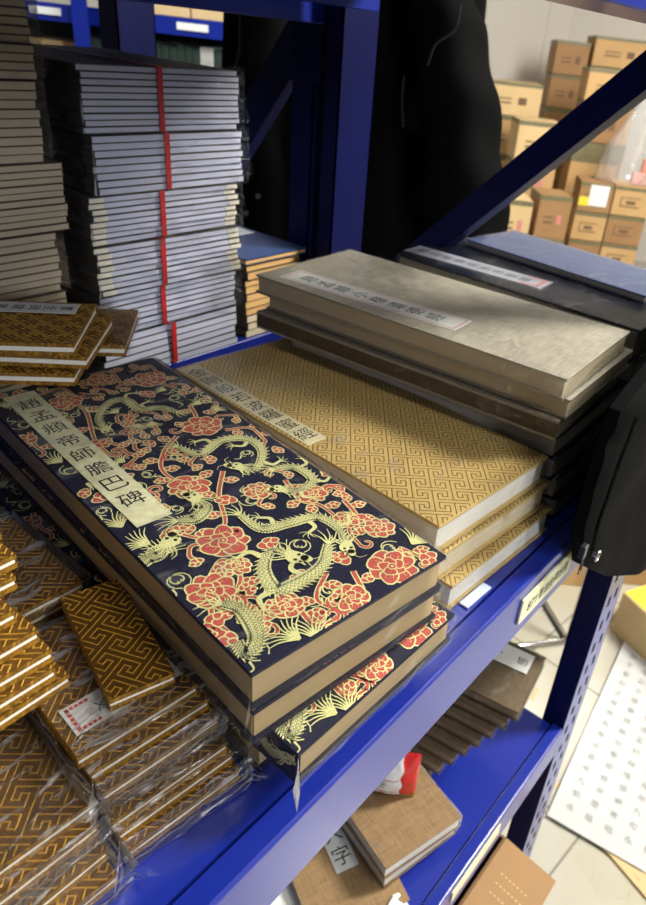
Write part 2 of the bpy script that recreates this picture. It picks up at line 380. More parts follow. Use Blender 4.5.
def vine(p, P, wd=.0030, rnd=None, leaves=True):
    S = spline(P, 8); p.stroke(S, wd + .0014, wd * .6 + .0012, 2, LY * 2); p.stroke(S, wd, wd * .6, 1, LY * 3)
    e = S[-1]; d = (S[-1] - S[-2]).normalized(); sg = rnd.choice((-1, 1)); a0 = math.atan2(d.y, d.x); R0 = .0045
    cen = e + Vector((-d.y, d.x)) * R0 * sg; C = []
    for k in range(13):
        t = a0 - sg * PI / 2 + sg * k * .42; C.append(cen + Vector((math.cos(t), math.sin(t))) * (R0 - k * .00028))
    p.stroke(C, wd * .8 + .0012, wd * .4 + .001, 2, LY * 2); p.stroke(C, wd * .8, wd * .4, 1, LY * 3)
    if leaves:
        for i in range(3, len(S) - 3, 5):
            dd = (S[i + 1] - S[i]).normalized(); sd = rnd.choice((-1, 1)); nn = Vector((-dd.y, dd.x)) * sd
            leaf(p, S[i] + nn * .0045, .0043, math.atan2(nn.y, nn.x) + rnd.uniform(-.6, .6))
def dragon(p, P, wd, rnd, head=True, legs=True):
    S = spline(P, 12); n = len(S)
    ws = [wd * (0.55 + .45 * math.sin(PI * min(1, (i + 2) / n * 1.15))) for i in range(n)]
    for i in range(n - 1):
        d = (S[i + 1] - S[i]).normalized(); nn = Vector((-d.y, d.x)); a, b = ws[i] / 2, ws[i + 1] / 2
        p.poly([S[i] + nn * a, S[i] - nn * a, S[i + 1] - nn * b, S[i + 1] + nn * b], 2, LY * 44)
        # scale marks in navy
        for q_ in (-.30, 0.02, .32):
            off = q_ * ws[i] + (0.12 * ws[i] if i % 2 else 0)
            c0 = S[i] + nn * off
            p.stroke([c0 - nn * wd * .075, c0 + d * wd * .11, c0 + nn * wd * .075], .00038, .00038, 0, LY * 46)
        if i % 2 == 0:             # fins
            t = S[i] + nn * (a + .0024) - d * .0012
            p.poly([S[i] + nn * a * .95, S[i] + nn * a * .95 + d * .0017, t], 2, LY * 44)
    p.stroke([S[i] + Vector((-(S[min(i + 1, n - 1)] - S[i - 1 if i else 0]).normalized().y, (S[min(i + 1, n - 1)] - S[i - 1 if i else 0]).normalized().x)) * -ws[i] * .30 for i in range(n)], .0004, .0004, 0, LY * 47)
    if legs:
        for fr in (.28, .5, .74):
            i = int(n * fr); d = (S[i + 1] - S[i]).normalized(); sd = rnd.choice((-1, 1)); nn = Vector((-d.y, d.x)) * sd
            k1 = S[i] + nn * wd * 1.1 + d * wd * .3; k2 = k1 + nn * wd * .5 - d * wd * .7
            p.stroke(spline([S[i], k1, k2], 5), wd * .42, wd * .25, 2, LY * 43)
            for a in (-1.1, -.4, .3, 1.0):
                dd = (k2 - k1).normalized(); dd = Vector((dd.x * math.cos(a) - dd.y * math.sin(a), dd.x * math.sin(a) + dd.y * math.cos(a)))
                p.stroke(spline([k2, k2 + dd * wd * .45, k2 + dd * wd * .75 + Vector((-dd.y, dd.x)) * wd * .18], 4), .0009, .0003, 2, LY * 43)
    if head:
        e = S[-1]; d = (S[-1] - S[-3]).normalized(); nn = Vector((-d.y, d.x)); a = math.atan2(d.y, d.x)
        p.disc(e + d * wd * .35, wd * .55, 2, LY * 48, 14, 1.35, a, .12)
        p.disc(e + d * wd * 1.0 + nn * wd * .12, wd * .30, 2, LY * 48, 10, 1.3, a)
        p.stroke([e + d * wd * .7 - nn * wd * .25, e + d * wd * 1.2 - nn * wd * .45], wd * .2, wd * .1, 2, LY * 48)
        for s_ in (-1, 1):
            p.disc(e + d * wd * .45 + nn * wd * .25 * s_, wd * .12, 0, LY * 49, 8)
            p.stroke(spline([e + nn * wd * .3 * s_, e - d * wd * .7 + nn * wd * .8 * s_, e - d * wd * 1.2 + nn * wd * .7 * s_], 5), .0012, .0004, 2, LY * 47)
            p.stroke(spline([e + d * wd * 1.1 + nn * wd * .1 * s_, e + d * wd * 1.6 + nn * wd * .5 * s_, e + d * wd * 1.5 + nn * wd * 1.1 * s_], 5), .0006, .0003, 2, LY * 47)
        for a_ in (-.9, -.5, -.1, .3, .7):      # mane
            m_ = -d; mv = Vector((m_.x * math.cos(a_) - m_.y * math.sin(a_), m_.x * math.sin(a_) + m_.y * math.cos(a_)))
            p.stroke(spline([e + mv * wd * .3, e + mv * wd * .9, e + mv * wd * 1.3 + nn * wd * .25], 4), .0010, .0004, 2, LY * 47)
    d = (S[0] - S[2]).normalized()
    for a_ in (-.8, -.4, 0, .4, .8):            # tail plume
        mv = Vector((d.x * math.cos(a_) - d.y * math.sin(a_), d.x * math.sin(a_) + d.y * math.cos(a_)))
        p.stroke(spline([S[0], S[0] + mv * wd * .8, S[0] + mv * wd * 1.5 + Vector((-mv.y, mv.x)) * wd * .3], 4), .0013, .0004, 2, LY * 43)
def cloud(p, c, r, rot, rnd):
    c = Vector(c[:2])
    for s_, ph in ((1, 0), (-1, 2.2)):
        C = [c + Vector((math.cos(rot + ph + s_ * t * .5), math.sin(rot + ph + s_ * t * .5))) * r * (.18 + .055 * t) for t in range(15)]
        p.stroke(C, .0011, .0007, 2, LY * 4)
    p.stroke(spline([c + Vector((math.cos(rot), math.sin(rot))) * r, c + Vector((math.cos(rot + .3), math.sin(rot + .3))) * r * 1.6, c + Vector((math.cos(rot), math.sin(rot))) * r * 2.2], 5), .0013, .0004, 2, LY * 4)
def plume(p, c, L, rot, rnd):
    c = Vector(c[:2])
    for i in range(9):
        a = rot + (i - 4) * .20; d = Vector((math.cos(a), math.sin(a)))
        p.stroke(spline([c, c + d * L * .6, c + d * L + Vector((-d.y, d.x)) * L * .16 * (1 if i > 4 else -1)], 5), .0012, .0005, 2, LY * 43)
def clip_rect(me, x0, x1, y0, y1):
    bm = bmesh.new(); bm.from_mesh(me)
    for co, no in (((x0, 0, 0), (-1, 0, 0)), ((x1, 0, 0), (1, 0, 0)), ((0, y0, 0), (0, -1, 0)), ((0, y1, 0), (0, 1, 0))):
        bmesh.ops.bisect_plane(bm, geom=bm.verts[:] + bm.edges[:] + bm.faces[:], plane_co=co, plane_no=no, clear_outer=True)
    bm.to_mesh(me); bm.free(); return me

# key fret: bars with two mirrored hooks and a stem, woven at 45 degrees to the edges
def fret_strips(mb, W, L, u, wd, z, mi, h=0.0, margin=0.0, ang=-PI / 4):
    H = [((-3, 0), (3, 0)), ((0, 0), (0, -7))]
    for sg in (1, -1):
        P = [(3, 0), (3, -2), (2, -2), (2, -1), (1, -1), (1, -3), (4, -3)]
        H += [((sg * P[k][0], P[k][1]), (sg * P[k + 1][0], P[k + 1][1])) for k in range(6)]
    ca, sa = math.cos(ang), math.sin(ang); hw = wd / 2; N = int((W + L) / u / 4) + 3; tmp = MB()
    for i in range(-N, N + 1):
        for j in range(-N, N + 1):
            ox, oy = 4 * (i + j), 4 * (i - j); cx, cy = (ox * ca - oy * sa) * u + W / 2, (ox * sa + oy * ca) * u + L / 2
            if not (-8 * u < cx < W + 8 * u and -8 * u < cy < L + 8 * u): continue
            for a, b in H:
                x0, x1 = min(a[0], b[0]) * u - hw, max(a[0], b[0]) * u + hw; y0, y1 = min(a[1], b[1]) * u - hw, max(a[1], b[1]) * u + hw
                zz = z + (.00001 if a[0] == b[0] else 0)
                def R2(x, y, k): return (cx + x * ca - y * sa, cy + x * sa + y * ca, zz + k)
                if h:
                    c = hw * .5
                    A = [R2(x0, y0, 0), R2(x1, y0, 0), R2(x1, y1, 0), R2(x0, y1, 0)]; B = [R2(x0 + c, y0 + c, h), R2(x1 - c, y0 + c, h), R2(x1 - c, y1 - c, h), R2(x0 + c, y1 - c, h)]
                    tmp.quad(*B, mi)
                    for k in range(4): tmp.quad(A[k], A[(k + 1) % 4], B[(k + 1) % 4], B[k], mi)
                else: tmp.quad(R2(x0, y0, 0), R2(x1, y0, 0), R2(x1, y1, 0), R2(x0, y1, 0), mi)
    n = len(mb.v); mb.v += tmp.v; mb.f += [tuple(n + i for i in f) for f in tmp.f]; mb.mi += tmp.mi

# shrink wrap: crinkled shell around a box, open below, with crumpled corner tails
def wrap_mesh(name, W, L, T, seed, amp=0.0012, pad=0.0012, tails=('FL', 'FR'), tail=0.014, material=None, top=True, front_only=False, ridge=.0005):
    mb = MB(); rnd = random.Random(seed); off = Vector((seed * 3.7, seed * 1.3, seed * 2.1))
    def P(x, y, z, nx, ny, nz):
        v = Vector((x, y, z)); s_ = mnoise.noise(v * 55 + off) * .6 + mnoise.noise(v * 140 + off) * .4
        return v + Vector((nx, ny, nz)) * (pad + amp * (0.55 + s_))
    rid = ridge
    def S(x, y, z, nx, ny, along):
        """side sheet: long folds running along the face"""
        k = .5 - .5 * math.cos(2 * PI * min(1, max(0, z / T)) ) if T > 0 else 0
        ph = 2.2 * mnoise.noise(Vector((along * 26 + seed, z * 60, seed))) + 1.4 * mnoise.noise(Vector((along * 90, seed * 2, z * 40)))
        f_ = rid * (.5 + .5 * math.sin(2 * PI * z / .0062 + 2.6 * ph)) * (.35 + .65 * k)
        p = P(x, y, z, nx, ny, 0 if z < T - 1e-6 else .9)
        return p + Vector((nx, ny, 0)) * f_
    nx, ny, nz = max(6, int(W / .006)), max(6, int(L / .009)), max(4, int(T / .0016))
    if top: mb.grid(lambda u, v: P(u * W, v * L, T, 0, 0, 1 if (0 < u < 1 and 0 < v < 1) else .9), nx, ny)
    mb.grid(lambda u, v: S(u * W, 0, v * T, 0, -1, u * W), nx, nz)
    mb.grid(lambda u, v: S(0, L - u * L, v * T, -1, 0, u * L), ny, nz)
    if not front_only:
        mb.grid(lambda u, v: S(W, u * L, v * T, 1, 0, u * L), ny, nz)
        mb.grid(lambda u, v: S(W - u * W, L, v * T, 0, 1, u * W), nx, nz)
    corners = {'FL': (0, 0, -.7, -.7), 'FR': (W, 0, .7, -.7), 'BL': (0, L, -.7, .7), 'BR': (W, L, .7, .7)}
    for t in tails:
        x, y, dx, dy = corners[t]; k = tail * rnd.uniform(.8, 1.2)
        tip = Vector((x + dx * k, y + dy * k, T * rnd.uniform(.05, .3)))
        a = Vector((x, y, T + pad)); b = Vector((x, y, 0.0005))
        sx = -1 if dx > 0 else 1
        m1 = Vector((x + sx * -.001, y + dy * pad, T * .55)); 
        for (p0, p1) in ((a, m1), (m1, b)):
            mid0 = p0.lerp(tip, .5) + Vector((rnd.uniform(-1, 1), rnd.uniform(-1, 1), 0)) * .0018
            mid1 = p1.lerp(tip, .5) + Vector((rnd.uniform(-1, 1), rnd.uniform(-1, 1), 0)) * .0018
            mb.quad(p0, p1, mid1, mid0); mb.poly([mid0, mid1, tip])
    me = mb.mesh(name, [material or CRINK], smooth=True)
    return me

# ------------------------------------------------------------------ THE ROOM
FLOOR_Z = -1.2
mb = MB(); mb.quad((-4, -5, FLOOR_Z), (9, -5, FLOOR_Z), (9, 8, FLOOR_Z), (-4, 8, FLOOR_Z)); structure('floor', mb.mesh('floor', [TILE]))
mb = MB(); mb.quad((-4, -5, 1.75), (-4, 8, 1.75), (9, 8, 1.75), (9, -5, 1.75)); structure('ceiling', mb.mesh('ceiling', [CEILM]))
def wall(name, a, b, seams=None):
    a = Vector(a); b = Vector(b); mb = MB(); d = (b - a); L = d.length; d.normalize(); n = Vector((-d.y, d.x, 0))
    M = Matrix(((d.x, n.x, 0, a.x), (d.y, n.y, 0, a.y), (0, 0, 1, 0), (0, 0, 0, 1)))
    mb.box(0, L, 0, .08, FLOOR_Z, 1.75, 0, M)
    if seams:
        x = .2
        while x < L:
            mb.box(x, x + .28, -.010, 0, FLOOR_Z, 1.75, 0, M); x += seams
    structure(name, mb.mesh(name, [WALLM]))
corner = at(571, 12, 6.9)
pa = at(420, 12, 6.0) ; 
wl = Vector((corner.x, corner.y, 0)); left_dir = (-FH * 0.35 - RH * 0.94).normalized(); right_dir = (RH * .95 - FH * .30).normalized()
wall('wall_back', wl + left_dir * 6, wl, .56)
wall('wall_right', wl, wl + right_dir * 5, None)

# ------------------------------------------------------------------ BLUE RACKS
XE = 0.706; XE2 = 0.772
def slotted_face(mb, p0, ux, uz, width, height, mi_face, mi_hole, pitch=0.04, depth=None):
    """perforated sheet: strips around teardrop-like slots"""
    p0 = Vector(p0); ux = Vector(ux); uz = Vector(uz)
    def P(x, z): return p0 + ux * x + uz * z
    cols = ((.22, .40), (.60, .78)); n = int(height / pitch)
    for k in range(n):
        z0 = k * pitch; z1 = z0 + pitch; a = z0 + .010; b = z1 - .012
        mb.quad(P(0, z0), P(width, z0), P(width, a), P(0, a), mi_face); mb.quad(P(0, b), P(width, b), P(width, z1), P(0, z1), mi_face)
        xs = [0, cols[0][0] * width, cols[0][1] * width, cols[1][0] * width, cols[1][1] * width, width]
        for i in (0, 2, 4): mb.quad(P(xs[i], a), P(xs[i + 1], a), P(xs[i + 1], b), P(xs[i], b), mi_face)
        for i in (1, 3):
            sk = .25 * (xs[i + 1] - xs[i])
            mb.poly([P(xs[i], a), P(xs[i] + sk, a), P(xs[i], b)], mi_face); mb.poly([P(xs[i + 1], a), P(xs[i + 1], b), P(xs[i + 1] - sk, b)], mi_face)
    if n * pitch < height: mb.quad(P(0, n * pitch), P(width, n * pitch), P(width, height), P(0, height), mi_face)
def upright(name, parent, x0, x1, y0, y1, z0, z1, slot_y, flange=0):
    """C-profile post, slotted face at slot_y, side walls along y"""
    mb = MB(); t = .002
    mb.box(x0, x0 + t, y0, y1, z0, z1, 0); mb.box(x1 - t, x1, y0, y1, z0, z1, 0)
    inner = y1 if slot_y == y0 else y0
    slotted_face(mb, (x0 + t, slot_y, z0), (1, 0, 0), (0, 0, 1), x1 - x0 - 2 * t, z1 - z0, 2, 1)
    s_ = -1 if inner == y1 else 1
    mb.box(x0, x1, min(inner, inner + s_ * t), max(inner, inner + s_ * t), z0, z1, 0)
    mb.box(x0 + t, x1 - t, (y0 + y1) / 2 - .001, (y0 + y1) / 2 + .001, z0, z1, 1)  # dark plate added inside, standing in for the shade of the hollow post
    return obj(name, mb.mesh(name, [BLUE_SHADED, SLOT, BLUE]), parent)  # slotted face keeps the lit blue, the walls get the shaded copy
def beam(parent, xa, xb, yf, ztop, h=.056, d=.04, sgn=1):
    """step beam; front face at yf, sgn=+1 when the body goes to +y"""
    mb = MB(); r = .0022
    prof = [(0, ztop - h + .001), (0, ztop - r), (r * .13, ztop - r * .5), (r * .5, ztop - r * .13), (r, ztop), (.0148, ztop), (.0152, ztop - .007), (d, ztop - .007), (d, ztop - h), (.001, ztop - h)]
    n = len(prof)
    A = [(xa, yf + sgn * p[0], p[1]) for p in prof]; B = [(xb, yf + sgn * p[0], p[1]) for p in prof]
    for i in range(n):
        j = (i + 1) % n; mb.quad(A[i], A[j], B[j], B[i])
    mb.poly(A[::-1]); mb.poly(B)
    return obj('beam', mb.mesh('beam', [BLUE]), parent)
def deck(parent, xa, xb, ya, yb, z, th=.02):
    mb = MB(); mb.box(xa, xb, ya, yb, z - .006, z); mb.box(xa, xb, ya + .03, yb - .03, z - th, z - .006); return obj('deck', mb.mesh('deck', [BLUE]), parent)

rack = thing('shelf_rack', 'blue steel shelf rack carrying the brocade, gold and linen-bound books in front', 'shelf rack', (0.2, 0.36, FLOOR_Z))
rack_off = Vector((0.2, 0.36, FLOOR_Z))
def rel(o, off):
    o.location = -off; return o
XA = -0.75
LV = (0.0, -0.44, 0.438, -0.88)
for z in LV:
    rel(beam(rack, XA, XE, .148, z), rack_off); rel(beam(rack, XA, XE, .61, z, sgn=-1), rack_off)
    rel(deck(rack, XA, XE - .004, .1652, .595, z - .0005), rack_off)
for x0, x1 in ((XE, XE2), (XA - .066, XA)):
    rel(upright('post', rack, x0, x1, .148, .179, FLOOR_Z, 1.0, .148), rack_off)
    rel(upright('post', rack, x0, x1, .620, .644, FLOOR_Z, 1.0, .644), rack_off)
mb = MB(); xb = 0.748
b0 = Vector((xb, .5575, .077)); b1 = Vector((xb, .19, .459))
b0 = onx(440, 232, xb) + (onx(440, 232, xb) - onx(640, 58, xb)).normalized() * .10; b1 = onx(646, 70, xb) + (onx(646, 70, xb) - onx(440, 235, xb)).normalized() * .12
d_ = (b1 - b0).normalized(); up_ = Vector((1, 0, 0)).cross(d_)
def brace_bar(mb, a, b, h, t=.002, fl=.018, mi=0):
    a = Vector(a); b = Vector(b); d = (b - a).normalized(); x = Vector((1, 0, 0)); y = d.cross(x).normalized(); 
    if y.z < 0: y = -y
    M = Matrix(((x.x, d.x, y.x, a.x), (x.y, d.y, y.y, a.y), (x.z, d.z, y.z, a.z), (0, 0, 0, 1)))
    L = (b - a).length
    mb.box(-t / 2, t / 2, 0, L, -h / 2, h / 2, mi, M); mb.box(0, fl, 0, L, h / 2 - t, h / 2, mi, M); mb.box(0, fl, 0, L, -h / 2, -h / 2 + t, mi, M)
brace_bar(mb, b0, b1, .030, .002, .030); rel(obj('diagonal_brace', mb.mesh('diagonal_brace', [BLUE_SHADED]), rack), rack_off)
# beam label on the shelf edge
def beam_label(parent, off, xa, xb, zc, h, text, yf=.148, tilt=0.0):
    mb = MB(); n = 8
    mb.box(xa, xb, yf - .0022, yf - .0002, zc - h / 2, zc + h / 2, 0)
    holder = obj('label_holder', mb.mesh('label_holder', [SLIP]), parent, .0004); rel(holder, off)
    if text:
        tb = MB(); M = Matrix(((1, 0, 0, 0), (0, 0, -1, yf - .00245), (0, 1, 0, 0), (0, 0, 0, 1)))
        x = xa + .010; hh = h * .40
        for tok, wd in text:
            add_text(tb, tok, x + wd / 2, zc - .0005, 0, hh if len(tok) > 1 else hh * 1.05, 0, 0, wd * .92, M); x += wd
        t = obj('label_lettering', tb.mesh('label_lettering', [INK]), holder)
        t['label'] = 'black lettering on the beam label'
    return holder
beam_label(rack, rack_off, .4185, .512, -.0265, .026, [('871', .017), (' ', .003), ('墨', .0095), ('池', .0095), ('金', .0095), ('碑', .0095), ('水', .0095), ('册', .0095)])
beam_label(rack, rack_off, .43, .535, -.458, .020, None)

rear = thing('shelf_rack', 'blue steel shelf rack standing behind, holding the grey, taupe and amber piles', 'shelf rack', (0.2, 0.86, FLOOR_Z))
ro = Vector((0.2, 0.86, FLOOR_Z))
for z in LV:
    rel(beam(rear, XA, XE, .650, z if z != .438 else .42), ro); rel(beam(rear, XA, XE, 1.10, z, sgn=-1), ro)
    rel(deck(rear, XA, XE - .004, .668, 1.083, (z if z != .438 else .42) - .0005), ro)
for x0, x1 in ((XE, XE2), (XA - .066, XA)):
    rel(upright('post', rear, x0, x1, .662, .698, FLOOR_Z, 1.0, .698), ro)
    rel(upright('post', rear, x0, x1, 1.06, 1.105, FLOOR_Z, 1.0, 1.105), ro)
mb = MB(); brace_bar(mb, (.735, .69, .385), (.735, 1.02, -.02), .045); rel(obj('diagonal_brace', mb.mesh('diagonal_brace', [BLUE_SHADED]), rear), ro)
mb = MB(); mb.box(XE - .004, XE - .0005, .652, .702, .30, .425); mb.box(XE - .006, XE - .003, .665, .671, .315, .321); mb.box(XE - .006, XE - .003, .682, .688, .350, .356)
rel(obj('beam_bracket', mb.mesh('beam_bracket', [BLUE_SHADED]), rear, .001), ro)

# far rack across the back aisle, seen over the grey bundles
FD = 2.8
fr = thing('shelf_rack', 'bright blue shelf rack across the back aisle with white label plates', 'shelf rack', (1.7, 2.4, FLOOR_Z))
fo = Vector((1.7, 2.4, FLOOR_Z)); fang = math.atan2(-.785, .62)
MF = Matrix.Translation(at(150, 50, FD)) @ Matrix.Rotation(math.atan2((at(240, 60, FD) - at(70, 40, FD)).y, (at(240, 60, FD) - at(70, 40, FD)).x), 4, 'Z')
zf = at(150, 28, FD).z - at(150, 50, FD).z
zt = at(150, 14, FD).z - at(150, 50, FD).z; zb = at(150, 32, FD).z - at(150, 50, FD).z; zfloor = FLOOR_Z - at(150, 50, FD).z
def fpart(name, boxes, m_):
    mb = MB()
    for b in boxes: mb.box(*b, 0, MF)
    return rel(obj(name, mb.mesh(name, [m_]), fr), fo)
fpart('beam', [(-.9, .9, 0, .04, zb, zt)], BLUE); fpart('deck', [(-.9, .9, .01, .5, zb + .02, zt - .004)], BLUE)
fpart('beam', [(-.9, .9, 0, .04, zb - .62, zt - .62)], BLUE); fpart('deck', [(-.9, .9, .01, .5, zb - .60, zt - .624)], BLUE)
fpart('post', [(-.245, -.235, -.05, 0, zfloor, .6), (-.245, -.19, -.052, -.046, zfloor, .6)], BLUE)
fpart('post', [(-.15, -.142, -.05, 0, zfloor, .6), (-.15, -.125, -.052, -.046, zfloor, .6)], BLUE)
fpart('back_panel', [(-.9, .9, .47, .49, zb - .60, zb)], mat('far_rack_back', rgb(70, 78, 74), .7))
for x in (-.36, .155):
    fpart('label_plate', [(x - .055, x + .055, -.004, -.0005, zb + .018, zt - .014)], WHITE)
def fbox(name, label, cat, x0, x1, y0, y1, z0, z1, m_, group=None, lid=None):
    t = thing(name, label, cat, MF @ Vector(((x0 + x1) / 2, (y0 + y1) / 2, z0)), 0, group)
    Mi = Matrix.Translation(-t.location) @ MF
    mb = MB(); mb.box(x0, x1, y0, y1, z0, z1, 0, Mi); obj('body', mb.mesh(name, [m_]), t, .003)
    mb = MB(); mb.box(x0 + (x1 - x0) * .44, x0 + (x1 - x0) * .56, y0 - .001, y1, z1, z1 + .0008, 0, Mi); obj('tape_strip', mb.mesh('tape', [TAPE if lid is None else lid]), t)
zs = zt - .62 + .0
for i, (x0, x1, m_, l) in enumerate(((-.62, -.335, CARTON2, 'pale cream carton on the far rack left of the brown one'), (-.33, -.27, CARTON3, 'narrow brown carton on the far rack beside the blue posts'))):
    fbox('carton', l, 'box', x0, x1, .05, .4, zs, zb - .06, m_, 'cartons on the far rack')
for i, (x0, x1, l) in enumerate(((-.1, .14, 'pale carton on the far rack beam behind the posts, left of three'), (.145, .4, 'pale carton on top of the far rack beam, middle of three'), (.405, .66, 'pale carton on top of the far rack beam, right of three'))):
    fbox('carton', l, 'box', x0, x1, .02, .4, zt, zt + .16, CARTON2, 'cartons above the far beam')
xx = -.26; k = 0
while xx < .72:
    wdt = .028 if not (.14 < xx < .17) else .05
    pale = .14 < xx < .17
    mb = MB(); o = MF @ Vector((xx, .06, zs)); Mi = Matrix.Translation(-o) @ MF
    t = thing('book', 'pale grey standing volume among the dark green row on the far rack' if pale else 'dark green standing volume in the row on the far rack', 'book', o, 0, None if pale else 'dark green row on the far rack')
    mb.box(xx, xx + wdt - .002, .06, .3, zs, zb - .03 - .012 * ((k * 7) % 3) / 3, 0, Mi); obj('cover', mb.mesh('cover', [SLIPW if pale else TEAL]), t, .002)
    mb = MB(); mb.box(xx + .003, xx + wdt - .005, .0598, .0604, zs + .1, zs + .16, 0, Mi); obj('spine_label', mb.mesh('spine_label', [CREAM if pale else SLOT]), t)
    xx += wdt; k += 1

# ------------------------------------------------------------------ BROCADE STACK
W, L, T = .1374, .3378, .025
BY = math.radians(-7.02); BX, BYY = .1571, .1712
def to_loc(px, py, z=.1):
    v = onz(px, py, z); dx, dy = v.x - BX, v.y - BYY
    return Vector((dx * math.cos(-BY) - dy * math.sin(-BY), dx * math.sin(-BY) + dy * math.cos(-BY)))
def Lp(*pts): return [to_loc(*p) for p in pts]
def brocade_pattern(z):
    p = Pat(z); rnd = random.Random(3)
    # vines first
    for P in (((177, 436), (165, 450), (161, 467), (173, 479), (201, 491)), ((223, 471), (219, 495), (225, 523), (209, 535)), ((206, 585), (222, 560), (240, 575), (237, 595), (254, 597)),
              ((247, 605), (265, 619), (287, 608)), ((344, 500), (357, 517), (349, 530), (360, 545)), ((353, 571), (364, 597), (345, 612), (330, 606)), ((415, 561), (400, 548), (427, 560)),
              ((326, 573), (317, 599), (343, 612)), ((239, 586), (252, 616), (274, 625)), ((285, 480), (300, 500), (320, 505), (340, 520)), ((90, 375), (110, 372), (125, 385), (150, 380)),
              ((66, 402), (85, 410), (95, 440), (110, 455)), ((168, 530), (185, 535), (205, 540)), ((225, 430), (250, 428), (265, 440)), ((130, 372), (150, 366), (165, 385)), ((40, 395), (60, 388), (75, 396)),
              ((300, 610), (315, 625), (335, 620)), ((211, 600), (213, 618), (226, 630)), ((190, 405), (196, 420), (180, 432)), ((30, 432), (34, 444), (44, 452))):
        vine(p, Lp(*P), .0023, rnd)
    dr = ((((176, 412), (160, 408), (140, 410), (125, 400), (108, 404), (98, 420), (106, 430)), .010), (((178, 448), (200, 455), (222, 441), (248, 440), (262, 452), (255, 470), (240, 468)), .011),
          (((240, 516), (262, 530), (290, 524), (318, 518), (338, 530), (346, 545)), .011), (((328, 545), (322, 566), (300, 582), (276, 590), (264, 570), (272, 552), (290, 556)), .013),
          (((222, 605), (240, 610), (252, 625), (256, 640), (246, 655), (238, 642)), .013), (((275, 470), (295, 468), (312, 480), (300, 490), (282, 490)), .010))
    for i, (P, wd) in enumerate(dr): dragon(p, Lp(*P), wd * .74, rnd, head=i != 4, legs=i not in (4,))
    dragon(p, Lp((178, 522), (196, 520), (207, 508), (196, 500)), .009, rnd, legs=False)
    for c, a in (((150, 545), 2.2), ((318, 640), 1.2), ((300, 640), 1.9), ((122, 528), 1.6), ((412, 545), .3), ((62, 463), 2.0), ((8, 408), 1.5), ((160, 558), .8)):
        plume(p, to_loc(*c), .016, a, rnd)
    dragon(p, Lp((137, 570), (148, 560), (160, 556), (168, 545)), .010, rnd, legs=False)
    for c in ((178, 580), (22, 425), (136, 487), (70, 470), (48, 380), (250, 500), (300, 545), (390, 548), (255, 650), (205, 395), (330, 590), (118, 497), (176, 398)): cloud(p, to_loc(*c), .0075, rnd.uniform(0, 6), rnd)
    for c, r in (((149, 380), .0165), ((66, 402), .014), ((203, 426), .0175), ((189, 487), .0165), ((223, 541), .0185), ((211, 591), .0165), ((392, 567), .0185), ((379, 528), .012), ((287, 606), .0115), ((311, 494), .0125), ((258, 491), .011), ((346, 520), .010), ((352, 598), .0125), ((238, 566), .009), ((100, 380), .012)):
        flower(p, to_loc(*c), r * .74, rnd.uniform(0, 6), rnd)
    for c in ((97, 443), (31, 440), (89, 383), (169, 533), (211, 625), (99, 499), (222, 636), (344, 560), (365, 520), (430, 556), (300, 575), (265, 545), (150, 395), (230, 500), (270, 420), (20, 395), (330, 470), (405, 580)):
        leaf(p, to_loc(*c), .0062, rnd.uniform(0, 6))
    occ = [Vector((v[0], v[1])) for v in p.mb.v[::3]]; cells = {}
    for v in occ: cells.setdefault((int(v.x / .0037), int(v.y / .0037)), 0)
    for _ in range(3000):
        c = Vector((rnd.uniform(.004, W - .004), rnd.uniform(.004, L - .004))); k = (int(c.x / .0037), int(c.y / .0037))
        if any((k[0] + a, k[1] + b) in cells for a in (-1, 0, 1) for b in (-1, 0, 1)): continue
        cells[k] = 1; q_ = rnd.random()
        if q_ < .4: vine(p, [c, c + Vector((rnd.uniform(-.006, .006), .006)), c + Vector((rnd.uniform(-.006, .006), .012))], .0024, rnd, False); leaf(p, c, .0038, rnd.uniform(0, 6)); cells[(k[0], k[1] + 1)] = 1
        elif q_ < .7: cloud(p, c, .0052, rnd.uniform(0, 6), rnd)
        elif q_ < .85: plume(p, c, .009, rnd.uniform(0, 6), rnd)
        else: leaf(p, c, .0045, rnd.uniform(0, 6))
    return p.mb
CT = .0026
def cover_from(name, patmb, mats, W, L, th, clip=True, base_mi=0):
    me = patmb.mesh(name + '_pattern', mats)
    if clip: clip_rect(me, .0004, W - .0004, .0004, L - .0004)
    bm = bmesh.new(); bm.from_mesh(me)
    b2 = MB(); b2.box(0, W, 0, L, 0, th, base_mi); tmp = b2.mesh('tmp', mats); bm.from_mesh(tmp)
    if base_mi:
        for f in bm.faces:
            if f.normal.z > .9 and abs(f.calc_center_median().z - th) < 1e-7 and f.calc_area() > W * L * .9: f.material_index = 0
    bm.to_mesh(me); bm.free(); bpy.data.meshes.remove(tmp); me.name = name
    return me
BROC_COVER = cover_from('brocade_cover', brocade_pattern(CT), [NAVY, RED, GOLDT], W, L, CT)
def strip_pattern(L_, h, seed):
    p = Pat(0); rnd = random.Random(seed); x = .006
    while x < L_ - .006:
        k = rnd.random()
        if k < .4: flower(p, (x, h * .5), h * .42, rnd.uniform(0, 6), rnd); x += h
        elif k < .7: dragon(p, [(x, h * .3), (x + h * .5, h * .7), (x + h, h * .4), (x + h * 1.4, h * .6)], h * .3, rnd, legs=False); x += h * 2
        else: leaf(p, (x, h * .5), h * .25, rnd.uniform(0, 6)); x += h * .7
    me = p.mb.mesh('brocade_spine_pattern', [NAVY, RED, GOLDT]); return clip_rect(me, 0, L_, .0005, h - .0005)

